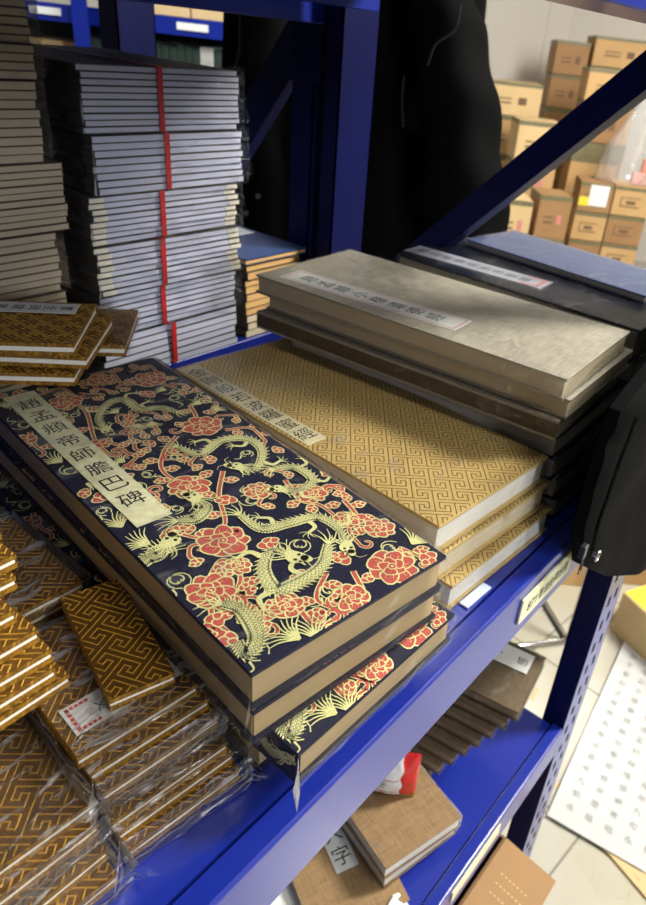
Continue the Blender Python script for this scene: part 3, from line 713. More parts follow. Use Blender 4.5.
def slip_mesh(W_, L_, chars, border=True, rot=0.0, ink=INK, m_=None, redborder=False, cs=.72, frame=None, y0=.06, y1=.97, redmark=False):
    """paper title slip, characters run from the far end (+y) to the near end"""
    mb = MB(); mb.box(0, W_, 0, L_, 0, .00035, 0)
    n = len(chars); span = L_ * (y1 - y0)
    for i, ch in enumerate(chars):
        if ch == ' ': continue
        s = min(W_ * cs, span / n * .80)
        add_text(mb, ch, W_ / 2, L_ * y1 - span * (i + .5) / n, .00042, s, 1, rot)
    if frame:
        b = W_ * .08; t = W_ * .03
        for (x0, x1, ya, yb) in ((b, W_ - b, b, b + t), (b, W_ - b, L_ - b - t, L_ - b), (b, b + t, b, L_ - b), (W_ - b - t, W_ - b, b, L_ - b)): mb.quad((x0, ya, .0004), (x1, ya, .0004), (x1, yb, .0004), (x0, yb, .0004), 2)
    if redmark:
        for yy in (0.03, ):
            for k in range(5):
                a = W_ * (.10 + .16 * k); mb.quad((a, L_ * yy, .0004), (a + W_ * .12, L_ * yy, .0004), (a + W_ * .12, L_ * yy + W_ * .10, .0004), (a, L_ * yy + W_ * .10, .0004), 2)
            for xx_ in (.08, .84):
                for k in range(5):
                    a = L_ * yy + W_ * .13 * k; mb.quad((W_ * xx_, a, .0004), (W_ * (xx_ + .09), a, .0004), (W_ * (xx_ + .09), a + W_ * .10, .0004), (W_ * xx_, a + W_ * .10, .0004), 2)
    return mb.mesh('title_slip', [m_ or SLIP, ink, REDINK])

def album(name, label, cat, W, L, T, loc, rz, cover_me, pages, group=None, ct=CT, inset=.0022, back_me=None, insets=None):
    t = thing(name, label, cat, loc, rz, group)
    bk = obj('back_cover', back_me or cover_me, t); bk.rotation_euler = (PI, 0, 0); bk.location = (0, L, ct)
    if back_me is not None: bk.rotation_euler = (0, 0, 0); bk.location = (0, 0, 0)
    il, ir, iff, ib = insets or (inset,) * 4
    mb = MB(); mb.box(il, W - ir, iff, L - ib, ct, T - ct); obj('pages', mb.mesh('pages', [pages]), t)
    fc = obj('front_cover', cover_me, t); fc.location = (0, 0, T - ct)
    return t

T1 = .025; T2 = T3 = T4 = .0240
a1 = album('brocade_album', 'navy brocade album with red peonies and gold dragons, topmost, title slip in view', 'book', W, L, T1, (BX, BYY, .075), BY, BROC_COVER, PAGE_TAN, 'navy brocade albums')
a2 = album('brocade_album', 'second navy brocade album from the top of its stack, tan pages showing', 'book', W, L, T2 - .0003, (BX + .0008, BYY - .0005, .050), BY + math.radians(.6), BROC_COVER, PAGE_TAN, 'navy brocade albums')
a3 = album('brocade_album', 'third navy brocade album down, patterned spine and cover edge jutting out to the aisle', 'book', W, L, T3 - .0003, (.1697, .1510, .025), math.radians(-1.0), BROC_COVER, PAGE_TAN, 'navy brocade albums')
a4 = album('brocade_album', 'lowest navy brocade album, lying on the shelf deck under the jutting one', 'book', W, L, T4 - .0003, (.1735, .1830, .0), math.radians(-2.5), BROC_COVER, PAGE_TAN, 'navy brocade albums')
Tb = T1
sp = cover_from('brocade_spine', MB(), [NAVY, RED, GOLDT], .0018, L, T3 - .0003 - 2 * CT, False)
s_ = obj('spine', sp, a3); s_.location = (0, 0, CT)
sm = strip_pattern(L, T3 - .0003, 5); so = obj('spine_weave', sm, s_); so.matrix_local = Matrix(((0, 0, -1, -.0002), (-1, 0, 0, L), (0, 1, 0, -CT), (0, 0, 0, 1)))
# title slip 趙孟頫帝師膽巴碑
l0 = to_loc(137, 529); l1 = to_loc(173.3, 515); l2 = to_loc(34.4, 393); l3 = to_loc(1.9, 398.7)
sw = ((l1 - l0).length + (l2 - l3).length) / 2; sl = ((l3 - l0).length + (l2 - l1).length) / 2
slp = obj('title_slip', slip_mesh(sw, sl, '趙孟頫帝師膽巴碑', y0=.085, y1=.955, cs=.66), a1)
sa = math.atan2((l3 - l0).y, (l3 - l0).x) - PI / 2
slp.location = (l0.x, l0.y, Tb + LY * 52); slp.rotation_euler = (0, 0, sa)
slp['label'] = 'cream title slip with eight black characters'
for t, sd, tt in ((a1, 1, T1), (a2, 2, T2), (a3, 3, T3), (a4, 33, T4)):
    w_ = obj('plastic_wrap', wrap_mesh('plastic_wrap', W, L, tt, sd, .0012, .0010, ('FL', 'FR'), .020, FILM), t)

# ------------------------------------------------------------------ GOLD FRET ALBUMS
GW, GL, GT = .1447, .3135, .025
mb = MB(); fret_strips(mb, GW, GL, .0037, .0009, CT + .00002, 1)
GCOV = cover_from('gold_fret_cover', mb, [SATIN, FRET], GW, GL, CT, True)
GY = math.radians(-3.9)
g1 = album('gold_fret_album', 'gold key-fret album beside the brocade stack, topmost of three, title slip in view', 'book', GW, GL, GT, (.3443, .1904, 2 * GT), GY, GCOV, PAGE_WHITE, 'gold key-fret albums')
g2 = album('gold_fret_album', 'gold key-fret album in the middle of three, wrapped in film', 'book', GW, GL, GT - .0012, (.3475, .1875, GT), GY - .012, GCOV, PAGE_CREAM, 'gold key-fret albums')
g3 = album('gold_fret_album', 'gold key-fret album at the bottom of three, cover edge jutting out over the shelf beam', 'book', GW, GL, GT - .0012, (.3535, .1770, 0), GY + .02, GCOV, PAGE_WHITE, 'gold key-fret albums')
def gl_loc(px, py):
    v = onz(px, py, .075); dx, dy = v.x - .3443, v.y - .1904
    return Vector((dx * math.cos(-GY) - dy * math.sin(-GY), dx * math.sin(-GY) + dy * math.cos(-GY)))
l0, l1, l2, l3 = gl_loc(308, 446), gl_loc(327, 438), gl_loc(193, 366), gl_loc(178, 370)
slp = obj('title_slip', slip_mesh((l1 - l0).length, (l3 - l0).length, '金剛般若波羅蜜經', y0=.03, y1=.97, cs=.8, m_=mat('slip_tan', rgb(206, 196, 160), .6)), g1)
slp.location = (l0.x, l0.y, GT + .00008); slp.rotation_euler = (0, 0, math.atan2((l3 - l0).y, (l3 - l0).x) - PI / 2)
slp['label'] = 'cream title slip with eight black characters'
for t, sd in ((g1, 4), (g2, 5), (g3, 6)):
    obj('plastic_wrap', wrap_mesh('plastic_wrap', GW, GL, GT, sd, .0010, .0008, ('FL', 'FR'), .010, FILM), t)

o = thing('paper_sheet', 'pale blue-white sheet edge poking out under the gold fret albums', 'paper', (.362, .1648, 0), math.radians(-2))
mb = MB(); mb.box(.004, .036, .003, .0105, .0001, .0014); obj('sheet', mb.mesh('sheet', [mat('pale_blue_paper', rgb(196, 206, 226), .6)]), o)
# ------------------------------------------------------------------ GREY LINEN ALBUMS ON NAVY BOOKS
def plain_cover(name, W, L, th, m_):
    mb = MB(); mb.box(0, W, 0, L, 0, th); return mb.mesh(name, [m_])
QW, QL, QT = .1517, .3277, .0183; zq = .090
GCOVL = plain_cover('linen_cover', QW, QL, .0022, LINEN); GCOVD = plain_cover('brown_linen_cover', QW, QL, .0022, LINEN_DK)
qy = math.radians(3.05)
q1 = album('linen_album', 'pale grey linen album on top of three, white title slip in view', 'book', QW, QL, QT, (.4878, .1801, zq + 2 * QT), qy, GCOVL, PAGE_CREAM, 'grey linen albums', .0022, .0018)
q2 = album('linen_album', 'grey linen album in the middle of three, pages stepping out to the right', 'book', QW, QL, QT - .001, (.4960, .1765, zq + QT), qy - .01, GCOVL, PAGE_CREAM, 'grey linen albums', .0022, .0018)
q3 = album('linen_album', 'dark brown linen album at the bottom of three, cloth spine to the left', 'book', QW, QL, QT - .001, (.4900, .1795, zq), qy + .005, GCOVL, PAGE_CREAM, 'grey linen albums', .0022, .0018)
mb = MB(); mb.box(0, .0016, 0, QL, 0, QT - .0054); s_ = obj('spine', mb.mesh('spine', [LINEN_DK]), q3); s_.location = (0.0001, 0, .0022)
def q_loc(px, py):
    v = onz(px, py, zq + 3 * QT); dx, dy = v.x - .4878, v.y - .1801
    return Vector((dx * math.cos(-qy) - dy * math.sin(-qy), dx * math.sin(-qy) + dy * math.cos(-qy)))
l0, l1, l2, l3 = q_loc(455, 331), q_loc(474, 322), q_loc(297, 271), q_loc(279, 277)
slp = obj('title_slip', slip_mesh((l1 - l0).length, (l3 - l0).length, '趙孟頫小楷道德經', m_=SLIPW, frame=True, y0=.10, y1=.93, cs=.62), q1)
slp.location = (l0.x, l0.y, QT + .00008); slp.rotation_euler = (0, 0, math.atan2((l3 - l0).y, (l3 - l0).x) - PI / 2)
slp['label'] = 'white title slip with a thin red border'
for t, sd in ((q1, 7), (q2, 8), (q3, 9)):
    obj('plastic_wrap', wrap_mesh('plastic_wrap', QW, QL, QT, sd, .0010, .0006, ('FR',), .007, FILM), t)
# navy books under the linen albums
NT = .0225; NL = .298
NCOV = plain_cover('navy_cover', .150, NL, .0022, NAVYCOV)
def navy(label, loc, rz, group, wrap=None, T_=NT):
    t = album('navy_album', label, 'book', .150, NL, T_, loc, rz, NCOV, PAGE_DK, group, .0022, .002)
    if wrap: obj('plastic_wrap', wrap_mesh('plastic_wrap', .150, NL, T_, wrap, .0016, .0008, ('FR',), .012, CRINK), t)
    return t
pos = ((.4985, .1800), (.5035, .1790), (.5120, .1760), (.5170, .1730))
for i in range(4):
    navy('navy album under the grey linen albums, %s of four' % nth(i, 4), (pos[i][0], pos[i][1], NT * (3 - i)), .03 - .01 * i, 'navy albums under the linen albums', 11 + i if i in (1, 2) else None, NT - .0003)
# navy albums at the far end of the shelf
z_ = 0
for i in range(4):
    navy('navy album %s of the four under the glossy labelled one' % nth(3 - i, 4), (.6700 + .004 * (i % 2), .186 + .003 * (i % 3), z_), -.02 + .008 * i, 'navy albums at the shelf end', None, .0265); z_ += .0268
e1 = navy('navy album with a long pale title slip, at the far end of the shelf', (.6635, .1863, z_), math.radians(-1.4), 'navy albums at the shelf end', None, .140 - z_)
e1v = Vector((.6635, .1863)); ey = math.radians(-1.4)
def e_loc(px, py):
    v = onz(px, py, .140); dx, dy = v.x - e1v.x, v.y - e1v.y
    return Vector((dx * math.cos(-ey) - dy * math.sin(-ey), dx * math.sin(-ey) + dy * math.cos(-ey)))
l0, l1, l3 = e_loc(540, 289), e_loc(556, 283.5), e_loc(404, 250.5)
slp = obj('title_slip', slip_mesh(max((l1 - l0).length, .016), (l3 - l0).length, '趙孟頫書前後赤壁賦', m_=mat('slip_greyed', rgb(150, 152, 160), .5), redmark=True, y0=.10, y1=.96, cs=.55), e1)
slp.location = (l0.x, l0.y, .140 - z_ + .00008); slp.rotation_euler = (0, 0, math.atan2((l3 - l0).y, (l3 - l0).x) - PI / 2)
obj('plastic_wrap', wrap_mesh('plastic_wrap', .150, NL, .140 - z_, 21, .0009, .0006, ('FR',), .008, FILM), e1)
e2 = thing('navy_album', 'thin glossy blue album in film lying beyond the labelled navy one', 'book', (.7500, .215, .1412), math.radians(-6.5))
me = plain_cover('glossy_cover', .105, .245, .0016, mat('glossy_blue_cover', rgb(84, 98, 138), .22, spec=.8, noise=.15, nscale=30, coat=.8))
o = obj('front_cover', me, e2); o.location = (0, 0, .0064); obj('back_cover', me, e2)
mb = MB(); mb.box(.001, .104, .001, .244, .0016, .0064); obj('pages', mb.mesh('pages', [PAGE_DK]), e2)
obj('plastic_wrap', wrap_mesh('plastic_wrap', .105, .245, .008, 22, .0012, .0005, (), .008, FILM), e2)

# ------------------------------------------------------------------ GOLD BOOKLETS (brown satin with gold key fret)
KW, KL, KT = .066, .088, .0085
mb = MB(); fret_strips(mb, KW, KL, .0035, .0009, .0030, 1, .0003)
KCOV = cover_from('booklet_cover', mb, [BRK, BRKL, EDGE], KW, KL, .0030, True, 2)
def booklet(label, loc, rz, group, T_=KT, rot=None):
    t = thing('gold_booklet', label, 'book', loc, rz, group)
    if rot: t.rotation_euler = rot
    o = obj('front_cover', KCOV, t); o.location = (0, 0, T_ - .0030)
    # cloth-wrapped lower board with the same weave
    o2 = obj('back_cover', KCOV, t); o2.rotation_euler = (PI, 0, 0); o2.location = (0, KL, .0030)
    mb = MB(); mb.box(.0008, KW - .0008, .0006, KL - .0012, .0030, T_ - .0030); obj('pages', mb.mesh('pages', [PAGE_WHITE]), t)
    return t
PROTO = None
def bk(label, loc, rz, group, rot=None):
    global PROTO
    if PROTO is None:
        PROTO = booklet(label, loc, rz, group); 
        if rot: PROTO.rotation_euler = rot
        return PROTO
    return dup(PROTO, loc, rz, label, group, rot)
rnd = random.Random(5)
# pile B beside the brocade
nB = 6; ry = math.radians(-6)
bpos = ((.0990, .1945), (.0992, .2000), (.0972, .2020), (.1005, .2120), (.1000, .2200), (.0975, .2255))
for i in range(nB):
    bk('gold booklet in film left of the brocade, %s of that pile' % nth(nB - 1 - i, nB), (bpos[i][0], bpos[i][1], i * KT), ry + rnd.uniform(-.02, .02), 'booklets beside the brocade stack')
btop = [o for o in col.objects if o.name.startswith('gold_booklet')][-1]
slp = obj('title_slip', slip_mesh(.0195, .058, '隸書千字文', m_=SLIPW, redmark=True, y0=.24, y1=.98, cs=.5), btop)
slp.location = (.0055, .0105 + .0195, KT + .0005); slp.rotation_euler = (0, 0, -PI / 2)
slp['label'] = 'white title slip with red corner marks'
# pile behind B
for i in range(6):
    bk('gold booklet in the dark pile behind the label, %s of six' % nth(5 - i, 6), (.100 + rnd.uniform(-.001, .001), .334 - .0008 * i, i * .0092), rnd.uniform(-.02, .02), 'booklets in the dark pile behind')
# loose one lying across
lo = thing('gold_booklet', 'loose narrow gold booklet lying askew against the brocade stack', 'book', (.1222, .2360, 6 * KT + .0012), math.radians(-15.5))
mb = MB(); fret_strips(mb, .034, .086, .0035, .0009, .0030, 1, .0003, 0, -.9); me = cover_from('narrow_booklet_cover', mb, [BRK, BRKL, EDGE], .034, .086, .003, True, 2)
o = obj('front_cover', me, lo); o.location = (0, 0, .0052); o = obj('back_cover', me, lo); o.rotation_euler = (PI, 0, 0); o.location = (0, .086, .0030)
mb = MB(); mb.box(.0006, .0334, .0006, .085, .003, .0052); obj('pages', mb.mesh('pages', [PAGE_WHITE]), lo)
# pile A at the lower left
apos = ((.0905, .1920), (.0915, .1990), (.0935, .2080), (.0955, .2155))
for i in range(4):
    bk('gold booklet in film at the lower left corner, %s of four' % nth(3 - i, 4), (apos[i][0] - KW, apos[i][1], i * KT), math.radians(-2) + rnd.uniform(-.02, .02), 'booklets at the lower left corner')
for i in range(2):
    bk('gold booklet low under the stepped row, %s of two' % ('lower', 'upper')[i], (.020, .290 + .002 * i, 4 * KT + .0004 + i * KT), .02, 'booklets under the stepped row')
# stepped row C
fan = ((.1186, .2633), (.1124, .2643), (.1138, .2681), (.1122, .2739), (.1074, .2847), (.1157, .2974), (.1194, .2995), (.1202, .3145))
zc = 6 * KT + .0008
for i, p in enumerate(fan):
    bk('gold booklet in the stepped row at the left edge, %s of eight' % nth(7 - i, 8), (p[0] - KW, p[1], zc), .03 - .012 * (i % 3), 'stepped row of booklets at the left edge'); zc += .0095
# three on the far left
P0 = Vector((.258, .474)); ya = math.radians(-50)
def wide_booklet(label, loc, rz, group, W_=.13, L_=.088, T_=.012):
    t = thing('gold_booklet', label, 'book', loc, rz, group)
    if 'wb' not in MATS:
        mb = MB(); fret_strips(mb, W_, L_, .0035, .0009, .0030, 1, .0003); MATS['wb'] = cover_from('wide_booklet_cover', mb, [BRK, BRKL, EDGE], W_, L_, .003, True, 2)
    o = obj('front_cover', MATS['wb'], t); o.location = (0, 0, T_ - .0040); o = obj('back_cover', MATS['wb'], t); o.rotation_euler = (PI, 0, 0); o.location = (0, L_, .0040)
    mb = MB(); mb.box(.001, W_ - .001, .001, L_ - .001, .004, T_ - .004); obj('pages', mb.mesh('pages', [PAGE_WHITE]), t)
    return t
def cornered(c, rz, W_): return (c[0] - W_ * math.cos(rz), c[1] - W_ * math.sin(rz))
zz = .1015
specs = (((.2555, .476), -44, 'gold booklet at the far left, bottom of the three beside the brocade'), ((.2655, .4735), -46, 'gold booklet at the far left, middle of the three, poking out furthest'), ((.258, .4755), -43, 'gold booklet at the far left with a white title slip, top of three'))
for c, ad, lab in specs:
    a_ = math.radians(ad); xy = cornered(c, a_, .13)
    t = wide_booklet(lab, (xy[0], xy[1], zz), a_, 'booklets at the far left'); zz += .0122
slp = obj('title_slip', slip_mesh(.022, .115, '曹全碑隸書選字帖', m_=SLIPW, redmark=True, y0=.12, y1=.98, cs=.55), t)
slp.location = (.006, .094, .0127 - .0001); slp.rotation_euler = (0, 0, PI / 2 + PI); slp.location = (.004, .080, .0127)
slp['label'] = 'white title slip with red end marks'
t = wide_booklet('gold booklet whose corner sticks out under the far left three, in film', (.2215, .5905, .0995), math.radians(-42), None, T_=.012)
obj('plastic_wrap', wrap_mesh('plastic_wrap', .13, .088, .012, 31, .0012, .0008, ('FR',), .010, FILM), t)
# film around the booklet packets
def packet(label, x, y, z, W_, L_, T_, rz, seed, tails=('FL', 'FR'), tail=.014):
    o = obj('plastic_wrap', wrap_mesh('plastic_wrap', W_, L_, T_, seed, .0016, .0008, tails, tail, CRINK, True, False, .0030)); o.location = (x, y, z); o.rotation_euler = (0, 0, rz)
    tag(o, label, 'wrap'); return o
packet('crinkled clear film around the upper booklets left of the brocade', .0955, .2085, 3 * KT + .0006, KW + .004, KL + .018, 3 * KT, ry, 41, ('FL',), .010)
packet('crinkled clear film around the lowest booklets left of the brocade', .0950, .1915, .0006, KW + .006, KL + .012, 3 * KT - .001, ry - .02, 42, ('FL', 'FR'), .014)
packet('crinkled clear film around the upper booklets in the near corner', .0240, .2050, 2 * KT + .0004, KW + .006, KL + .010, 2 * KT + .0006, math.radians(-2), 43, ('FR',), .010)
packet('crinkled clear film around the lowest booklets in the near corner', .0230, .1895, .0006, KW + .006, KL + .010, 2 * KT - .001, math.radians(-3), 44, ('FR',), .014)
packet('clear film over the dark pile behind the label', .0985, .3285, .0008, KW + .003, KL + .004, 6 * .0092, 0, 45, (), .01)

# ------------------------------------------------------------------ GREY BUNDLES with red straps on the rear rack
VW, VL = .186, .25
def thin_book(label, loc, rz, group, T_, cover, pages, corner, W_=VW, L_=VL):
    t = thing('thin_book', label, 'book', loc, rz, group)
    mb = MB(); mb.box(0, W_, 0.0004, L_, 0, .0006); mb.box(0, W_, 0.0004, L_, T_ - .0006, T_); mb.box(0, .0008, 0.001, L_, .0009, T_ - .0009); obj('cover', mb.mesh('cover', [cover]), t)
    mb = MB(); mb.box(.001, W_ - .001, .0006, L_ - .001, .0006, T_ - .0006); obj('pages', mb.mesh('pages', [pages]), t)
    if corner:
        for x0, x1 in ((.0005, .016), (W_ - .016, W_ - .0005)):
            mb = MB(); mb.box(x0, x1, .0000, .0030, .0008, T_ - .0008); obj('corner_cloth', mb.mesh('corner_cloth', [corner]), t)
    return t
zb_ = (0, .050, .096, .148, .197, .253, .313); cnt = (6, 7, 8, 8, 8, 10)
xo = (.398, .400, .396, .398, .395, .392); dxr = (-.012, -.014, -.006, -.009, .002, .000)
bname = ('lowest', 'second lowest', 'third lowest', 'third highest', 'second highest', 'topmost')
for b in range(6):
    n = cnt[b]; T_ = (zb_[b + 1] - zb_[b] - .0015) / n; proto = None
    bx, by = xo[b] + dxr[b], .652 + .002 * (b % 2)
    for i in range(n):
        lab = 'grey book in the %s red-strapped bundle, %s of %d' % (bname[b], nth(n - 1 - i, n), n)
        # the middle of each bundle swells a little under the strap
        loc = (bx + rnd.uniform(-.0022, .0022), by + rnd.uniform(-.0016, .0016), zb_[b] + T_ * i); rz = .008 * math.sin(b * 2.1) + rnd.uniform(-.008, .008)
        if proto is None: proto = thin_book(lab, loc, rz, 'grey books in the strapped bundles', T_ - .0003, CHAR, PAGE_GREY, CREAM if b in (2, 3) else None)
        else: dup(proto, loc, rz, lab, 'grey books in the strapped bundles')
    mb = MB(); t_ = .0008; h = zb_[b + 1] - zb_[b] - .0012; sx = bx + (.086, .076, .074, .079, .079, .081)[b]
    mb.box(sx, sx + .006, by - .0035, by - .0025, zb_[b] + .0006, zb_[b] + h); mb.box(sx, sx + .006, by - .0035, by + VL + .004, zb_[b] + h, zb_[b] + h + .0006)
    o = obj('red_strap', mb.mesh('red_strap', [REDBAND])); tag(o, 'red strap tied round the %s bundle of grey books' % bname[b], 'strap', 'red straps round the grey bundles')
    if b in (1, 2, 3, 4, 5):
        o = obj('plastic_wrap', wrap_mesh('plastic_wrap', VW + .004, VL * .4, h, 50 + b, .0014, .0030, ('FL', 'FR'), .008, FILM, top=False, ridge=.0012)); o.location = (bx - .002, by - .0040, zb_[b] + .0005)
        tag(o, 'clear film round the %s bundle of grey books' % bname[b], 'wrap')
# taupe bundles at the left edge
zt_ = (0, .056, .112, .169, .2307, .2975, .3580); cn = (8, 8, 8, 10, 9, 9); xr = (.352, .354, .351, .366, .351, .353); tn = ('lowest', 'second lowest', 'third lowest', 'third highest', 'second highest', 'topmost')
for b in range(6):
    n = cn[b]; T_ = (zt_[b + 1] - zt_[b] - .0012) / n; proto = None
    for i in range(n):
        lab = 'taupe book in the %s bundle, %s of %d' % (tn[b], nth(n - 1 - i, n), n)
        loc = (xr[b] - VW + rnd.uniform(-.0015, .0015), .653 + rnd.uniform(-.0014, .0014), zt_[b] + T_ * i); rz = rnd.uniform(-.006, .006) + (0.01 if b == 3 else 0)
        if proto is None: proto = thin_book(lab, loc, rz, 'taupe books in bundles at the left edge', T_ - .0003, BROWNCOV, PAGE_LTAUPE, None)
        else: dup(proto, loc, rz, lab, 'taupe books in bundles at the left edge')
    if b in (2, 4, 5):
        h = zt_[b + 1] - zt_[b] - .002
        o = obj('plastic_wrap', wrap_mesh('plastic_wrap', VW + .003, VL * .4, h, 60 + b, .0014, .0028, ('FR',), .008, FILM, top=False, ridge=.0012)); o.location = (xr[b] - VW - .001, .6495, zt_[b] + .0005)
        tag(o, 'clear film round the %s taupe bundle at the left edge' % tn[b], 'wrap')
# amber pile beside the rear post
n = 10; hs = [.0096] * 10; z = 0; proto = None
for i in range(n):
    pale = i < 3
    lab = ('pale cream book under the amber ones by the rear post, %s of three' if pale else 'amber book beside the grey bundles and rear post, %s of seven') % (nth(2 - i, 3) if pale else nth(9 - i, 7))
    loc = (.592 + rnd.uniform(-.002, .002), .656 + rnd.uniform(-.002, .002), z); 
    if i in (0, 3): proto = thin_book(lab, loc, 0, 'books in the amber pile', .0093, BROWNCOV, PAGE_CREAM if pale else PAGE_ORANGE, None, .095, .16)
    else: dup(proto, loc, rnd.uniform(-.01, .01), lab, 'books in the amber pile')
    z += .0096
t = thing('thin_book', 'dark blue book with a white paper on top of the amber pile', 'book', (.590, .655, z), .0)
mb = MB(); mb.box(0, .106, 0, .17, .0055, .0075); obj('front_cover', mb.mesh('front_cover', [DBLUECOV]), t)
mb = MB(); mb.box(0, .106, 0, .17, 0, .0012); obj('back_cover', mb.mesh('back_cover', [DBLUECOV]), t)
mb = MB(); mb.box(.0005, .1055, .0005, .169, .0012, .0055); obj('pages', mb.mesh('pages', [PAGE_ORANGE]), t)
mb = MB(); mb.box(.012, .098, .09, .165, .0076, .0080); o = obj('title_slip', mb.mesh('title_slip', [WHITE]), t); o['label'] = 'large white paper label'

# ------------------------------------------------------------------ LOWER SHELF
LZ = -.4404
# sheared pile of brown linen albums
nk = 9; AW, AL, AT = .102, .23, .0152
kcov = plain_cover('brown_linen_cover_low', AW, AL, .002, LINEN_DK); proto = None
for i in range(nk):
    f_ = i / (nk - 1); zt1 = LZ + AT * (i + 1)
    v = onz(414 + (519 - 414) * f_, 785 + (713 - 785) * f_, zt1)
    lab = 'brown linen album on the lower shelf, %s of the nine slid sideways' % nth(nk - 1 - i, nk)
    loc = (v.x, v.y, LZ + AT * i); rz = math.radians(6 + 3 * f_)
    if proto is None:
        proto = album('linen_album', lab, 'book', AW, AL, AT - .0003, loc, rz, kcov, PAGE_TAUPE, 'brown linen albums slid sideways', .002, .0016)
        obj('plastic_wrap', wrap_mesh('plastic_wrap', AW, AL, AT, 70, .0012, .0006, ('FR',), .010, FILM), proto)
        last = proto
    else: last = dup(proto, loc, rz, lab, 'brown linen albums slid sideways')
slp = obj('title_slip', slip_mesh(.034, .14, '行書集  字 感', m_=SLIPW, y0=.02, y1=.97, cs=.6), last)
slp.location = (AW - .043, .012, AT + .0012); slp['label'] = 'white title slip'
# two brown albums with white pages
c2 = plain_cover('tan_linen_cover', .104, .19, .002, KRAFT_L)
zI = LZ
J = album('linen_album', 'tan linen album with a white slip, lying lowest under the wrapped pair', 'book', .104, .19, .020, (0, 0, zI), 0, c2, PAGE_WHITE, 'tan linen albums on the lower shelf', .002, .0016)
v = onz(380, 905, zI + .02); J.rotation_euler = (0, 0, math.radians(-24)); J.location = (v.x - .070, v.y + .022, zI)
slp = obj('title_slip', slip_mesh(.026, .06, '大字', m_=SLIPW, y0=.05, y1=.95, cs=.8), J); slp.location = (.045, .055, .0204)
I1v = onz(386, 868, LZ + .062)
I2 = album('linen_album', 'tan linen album in film, lower of the wrapped pair', 'book', .104, .19, .0195, (I1v.x + .002, I1v.y, LZ + .0205), math.radians(-14), c2, PAGE_WHITE, 'tan linen albums on the lower shelf', .002, .0016)
I1 = album('linen_album', 'tan linen album in film, upper of the wrapped pair, under the snack bag', 'book', .104, .19, .0195, (I1v.x, I1v.y, LZ + .0405), math.radians(-16), c2, PAGE_WHITE, 'tan linen albums on the lower shelf', .002, .0016)
for t, sd in ((I1, 71), (I2, 72)): obj('plastic_wrap', wrap_mesh('plastic_wrap', .104, .19, .0195, sd, .0012, .0006, ('FR',), .012, FILM), t)
# snack bag
sv = onz(399, 799, LZ + .0625)
sb = thing('snack_bag', 'red and white foil snack bag standing on the tan linen albums', 'bag', (sv.x, sv.y + .012, LZ + .062), math.radians(-55))
def pillow(W_, H_, D_, x0=0, x1=1, z0=0, z1=1):
    def fn(u, v):
        u = x0 + (x1 - x0) * u; v = z0 + (z1 - z0) * v
        b = (max(0, math.sin(PI * u)) ** .6) * (max(0, math.sin(PI * v)) ** .6)
        return (u * W_ - W_ / 2 + .0016 * math.sin(v * 19) * b, -D_ * b - .0012 * mnoise.noise(Vector((u * 9, v * 9, 1))), v * H_)
    return fn
mb = MB(); mb.grid(pillow(.054, .072, .012), 16, 20); mb.grid(lambda u, v: Vector(pillow(.054, .072, -.012)(1 - u, v)), 16, 20); obj('pouch', mb.mesh('pouch', [SNACKR], True), sb)
mb = MB(); mb.grid(lambda u, v: Vector(pillow(.054, .072, .012, .02, .66, .10, .96)(u, v)) + Vector((0, -.0005, 0)), 12, 16); wp = obj('white_panel', mb.mesh('white_panel', [SNACKW], True), sb); wp['label'] = 'white printed panel'
mb = MB()
for (a, b, c, d, mi) in ((.05, .62, .52, .535, 0), (.05, .62, .20, .215, 0)): mb.grid(lambda u, v, a=a, b=b, c=c, d=d: Vector(pillow(.054, .072, .012, a, b, c, d)(u, v)) + Vector((0, -.0009, 0)), 8, 1, 0)
for k in range(6): mb.grid(lambda u, v, k=k: Vector(pillow(.054, .072, .012, .22 + .03 * (k % 3), .27 + .06 * (k % 2), .30 + .03 * k, .315 + .03 * k)(u, v)) + Vector((0, -.0009, 0)), 2, 1, 1)
obj('print', mb.mesh('print', [SNACKR, INK]), wp)
mb = MB(); mb.box(-.027, .027, -.0012, .0012, -.000, .007); obj('seam', mb.mesh('seam', [SNACKG]), sb)
# white foam board, paper stub
fv = onz(300, 880, LZ + .006)
o = thing('foam_board', 'white foam board with a scalloped edge lying on the lower shelf', 'board', (fv.x - .165, fv.y - .01, LZ), math.radians(-30))
mb = MB(); n = 26
top = [(-.02, 0), (.17, 0)] + [(.17 + (.004 if k % 2 else 0), .20 * k / n) for k in range(1, n)] + [(.17, .2), (-.02, .2)]
mb.poly([(x, y, .006) for x, y in top]); 
for i in range(len(top)):
    a, b = top[i], top[(i + 1) % len(top)]; mb.quad((a[0], a[1], 0), (b[0], b[1], 0), (b[0], b[1], .006), (a[0], a[1], .006))
obj('board', mb.mesh('board', [FOAM]), o)
sv = ony(432, 884, .150)
o = thing('paper_box', 'small white folded paper box end on the lower shelf edge', 'box', (sv.x - .045, .152, LZ + .002), math.radians(8))
mb = MB(); mb.box(0, .045, 0, .03, 0, .022); obj('body', mb.mesh('body', [WHITE]), o, .002); mb = MB(); mb.quad((.045, 0, .0), (.052, .004, .004), (.052, .026, .02), (.045, .03, .022)); obj('flap', mb.mesh('flap', [WHITE]), o)

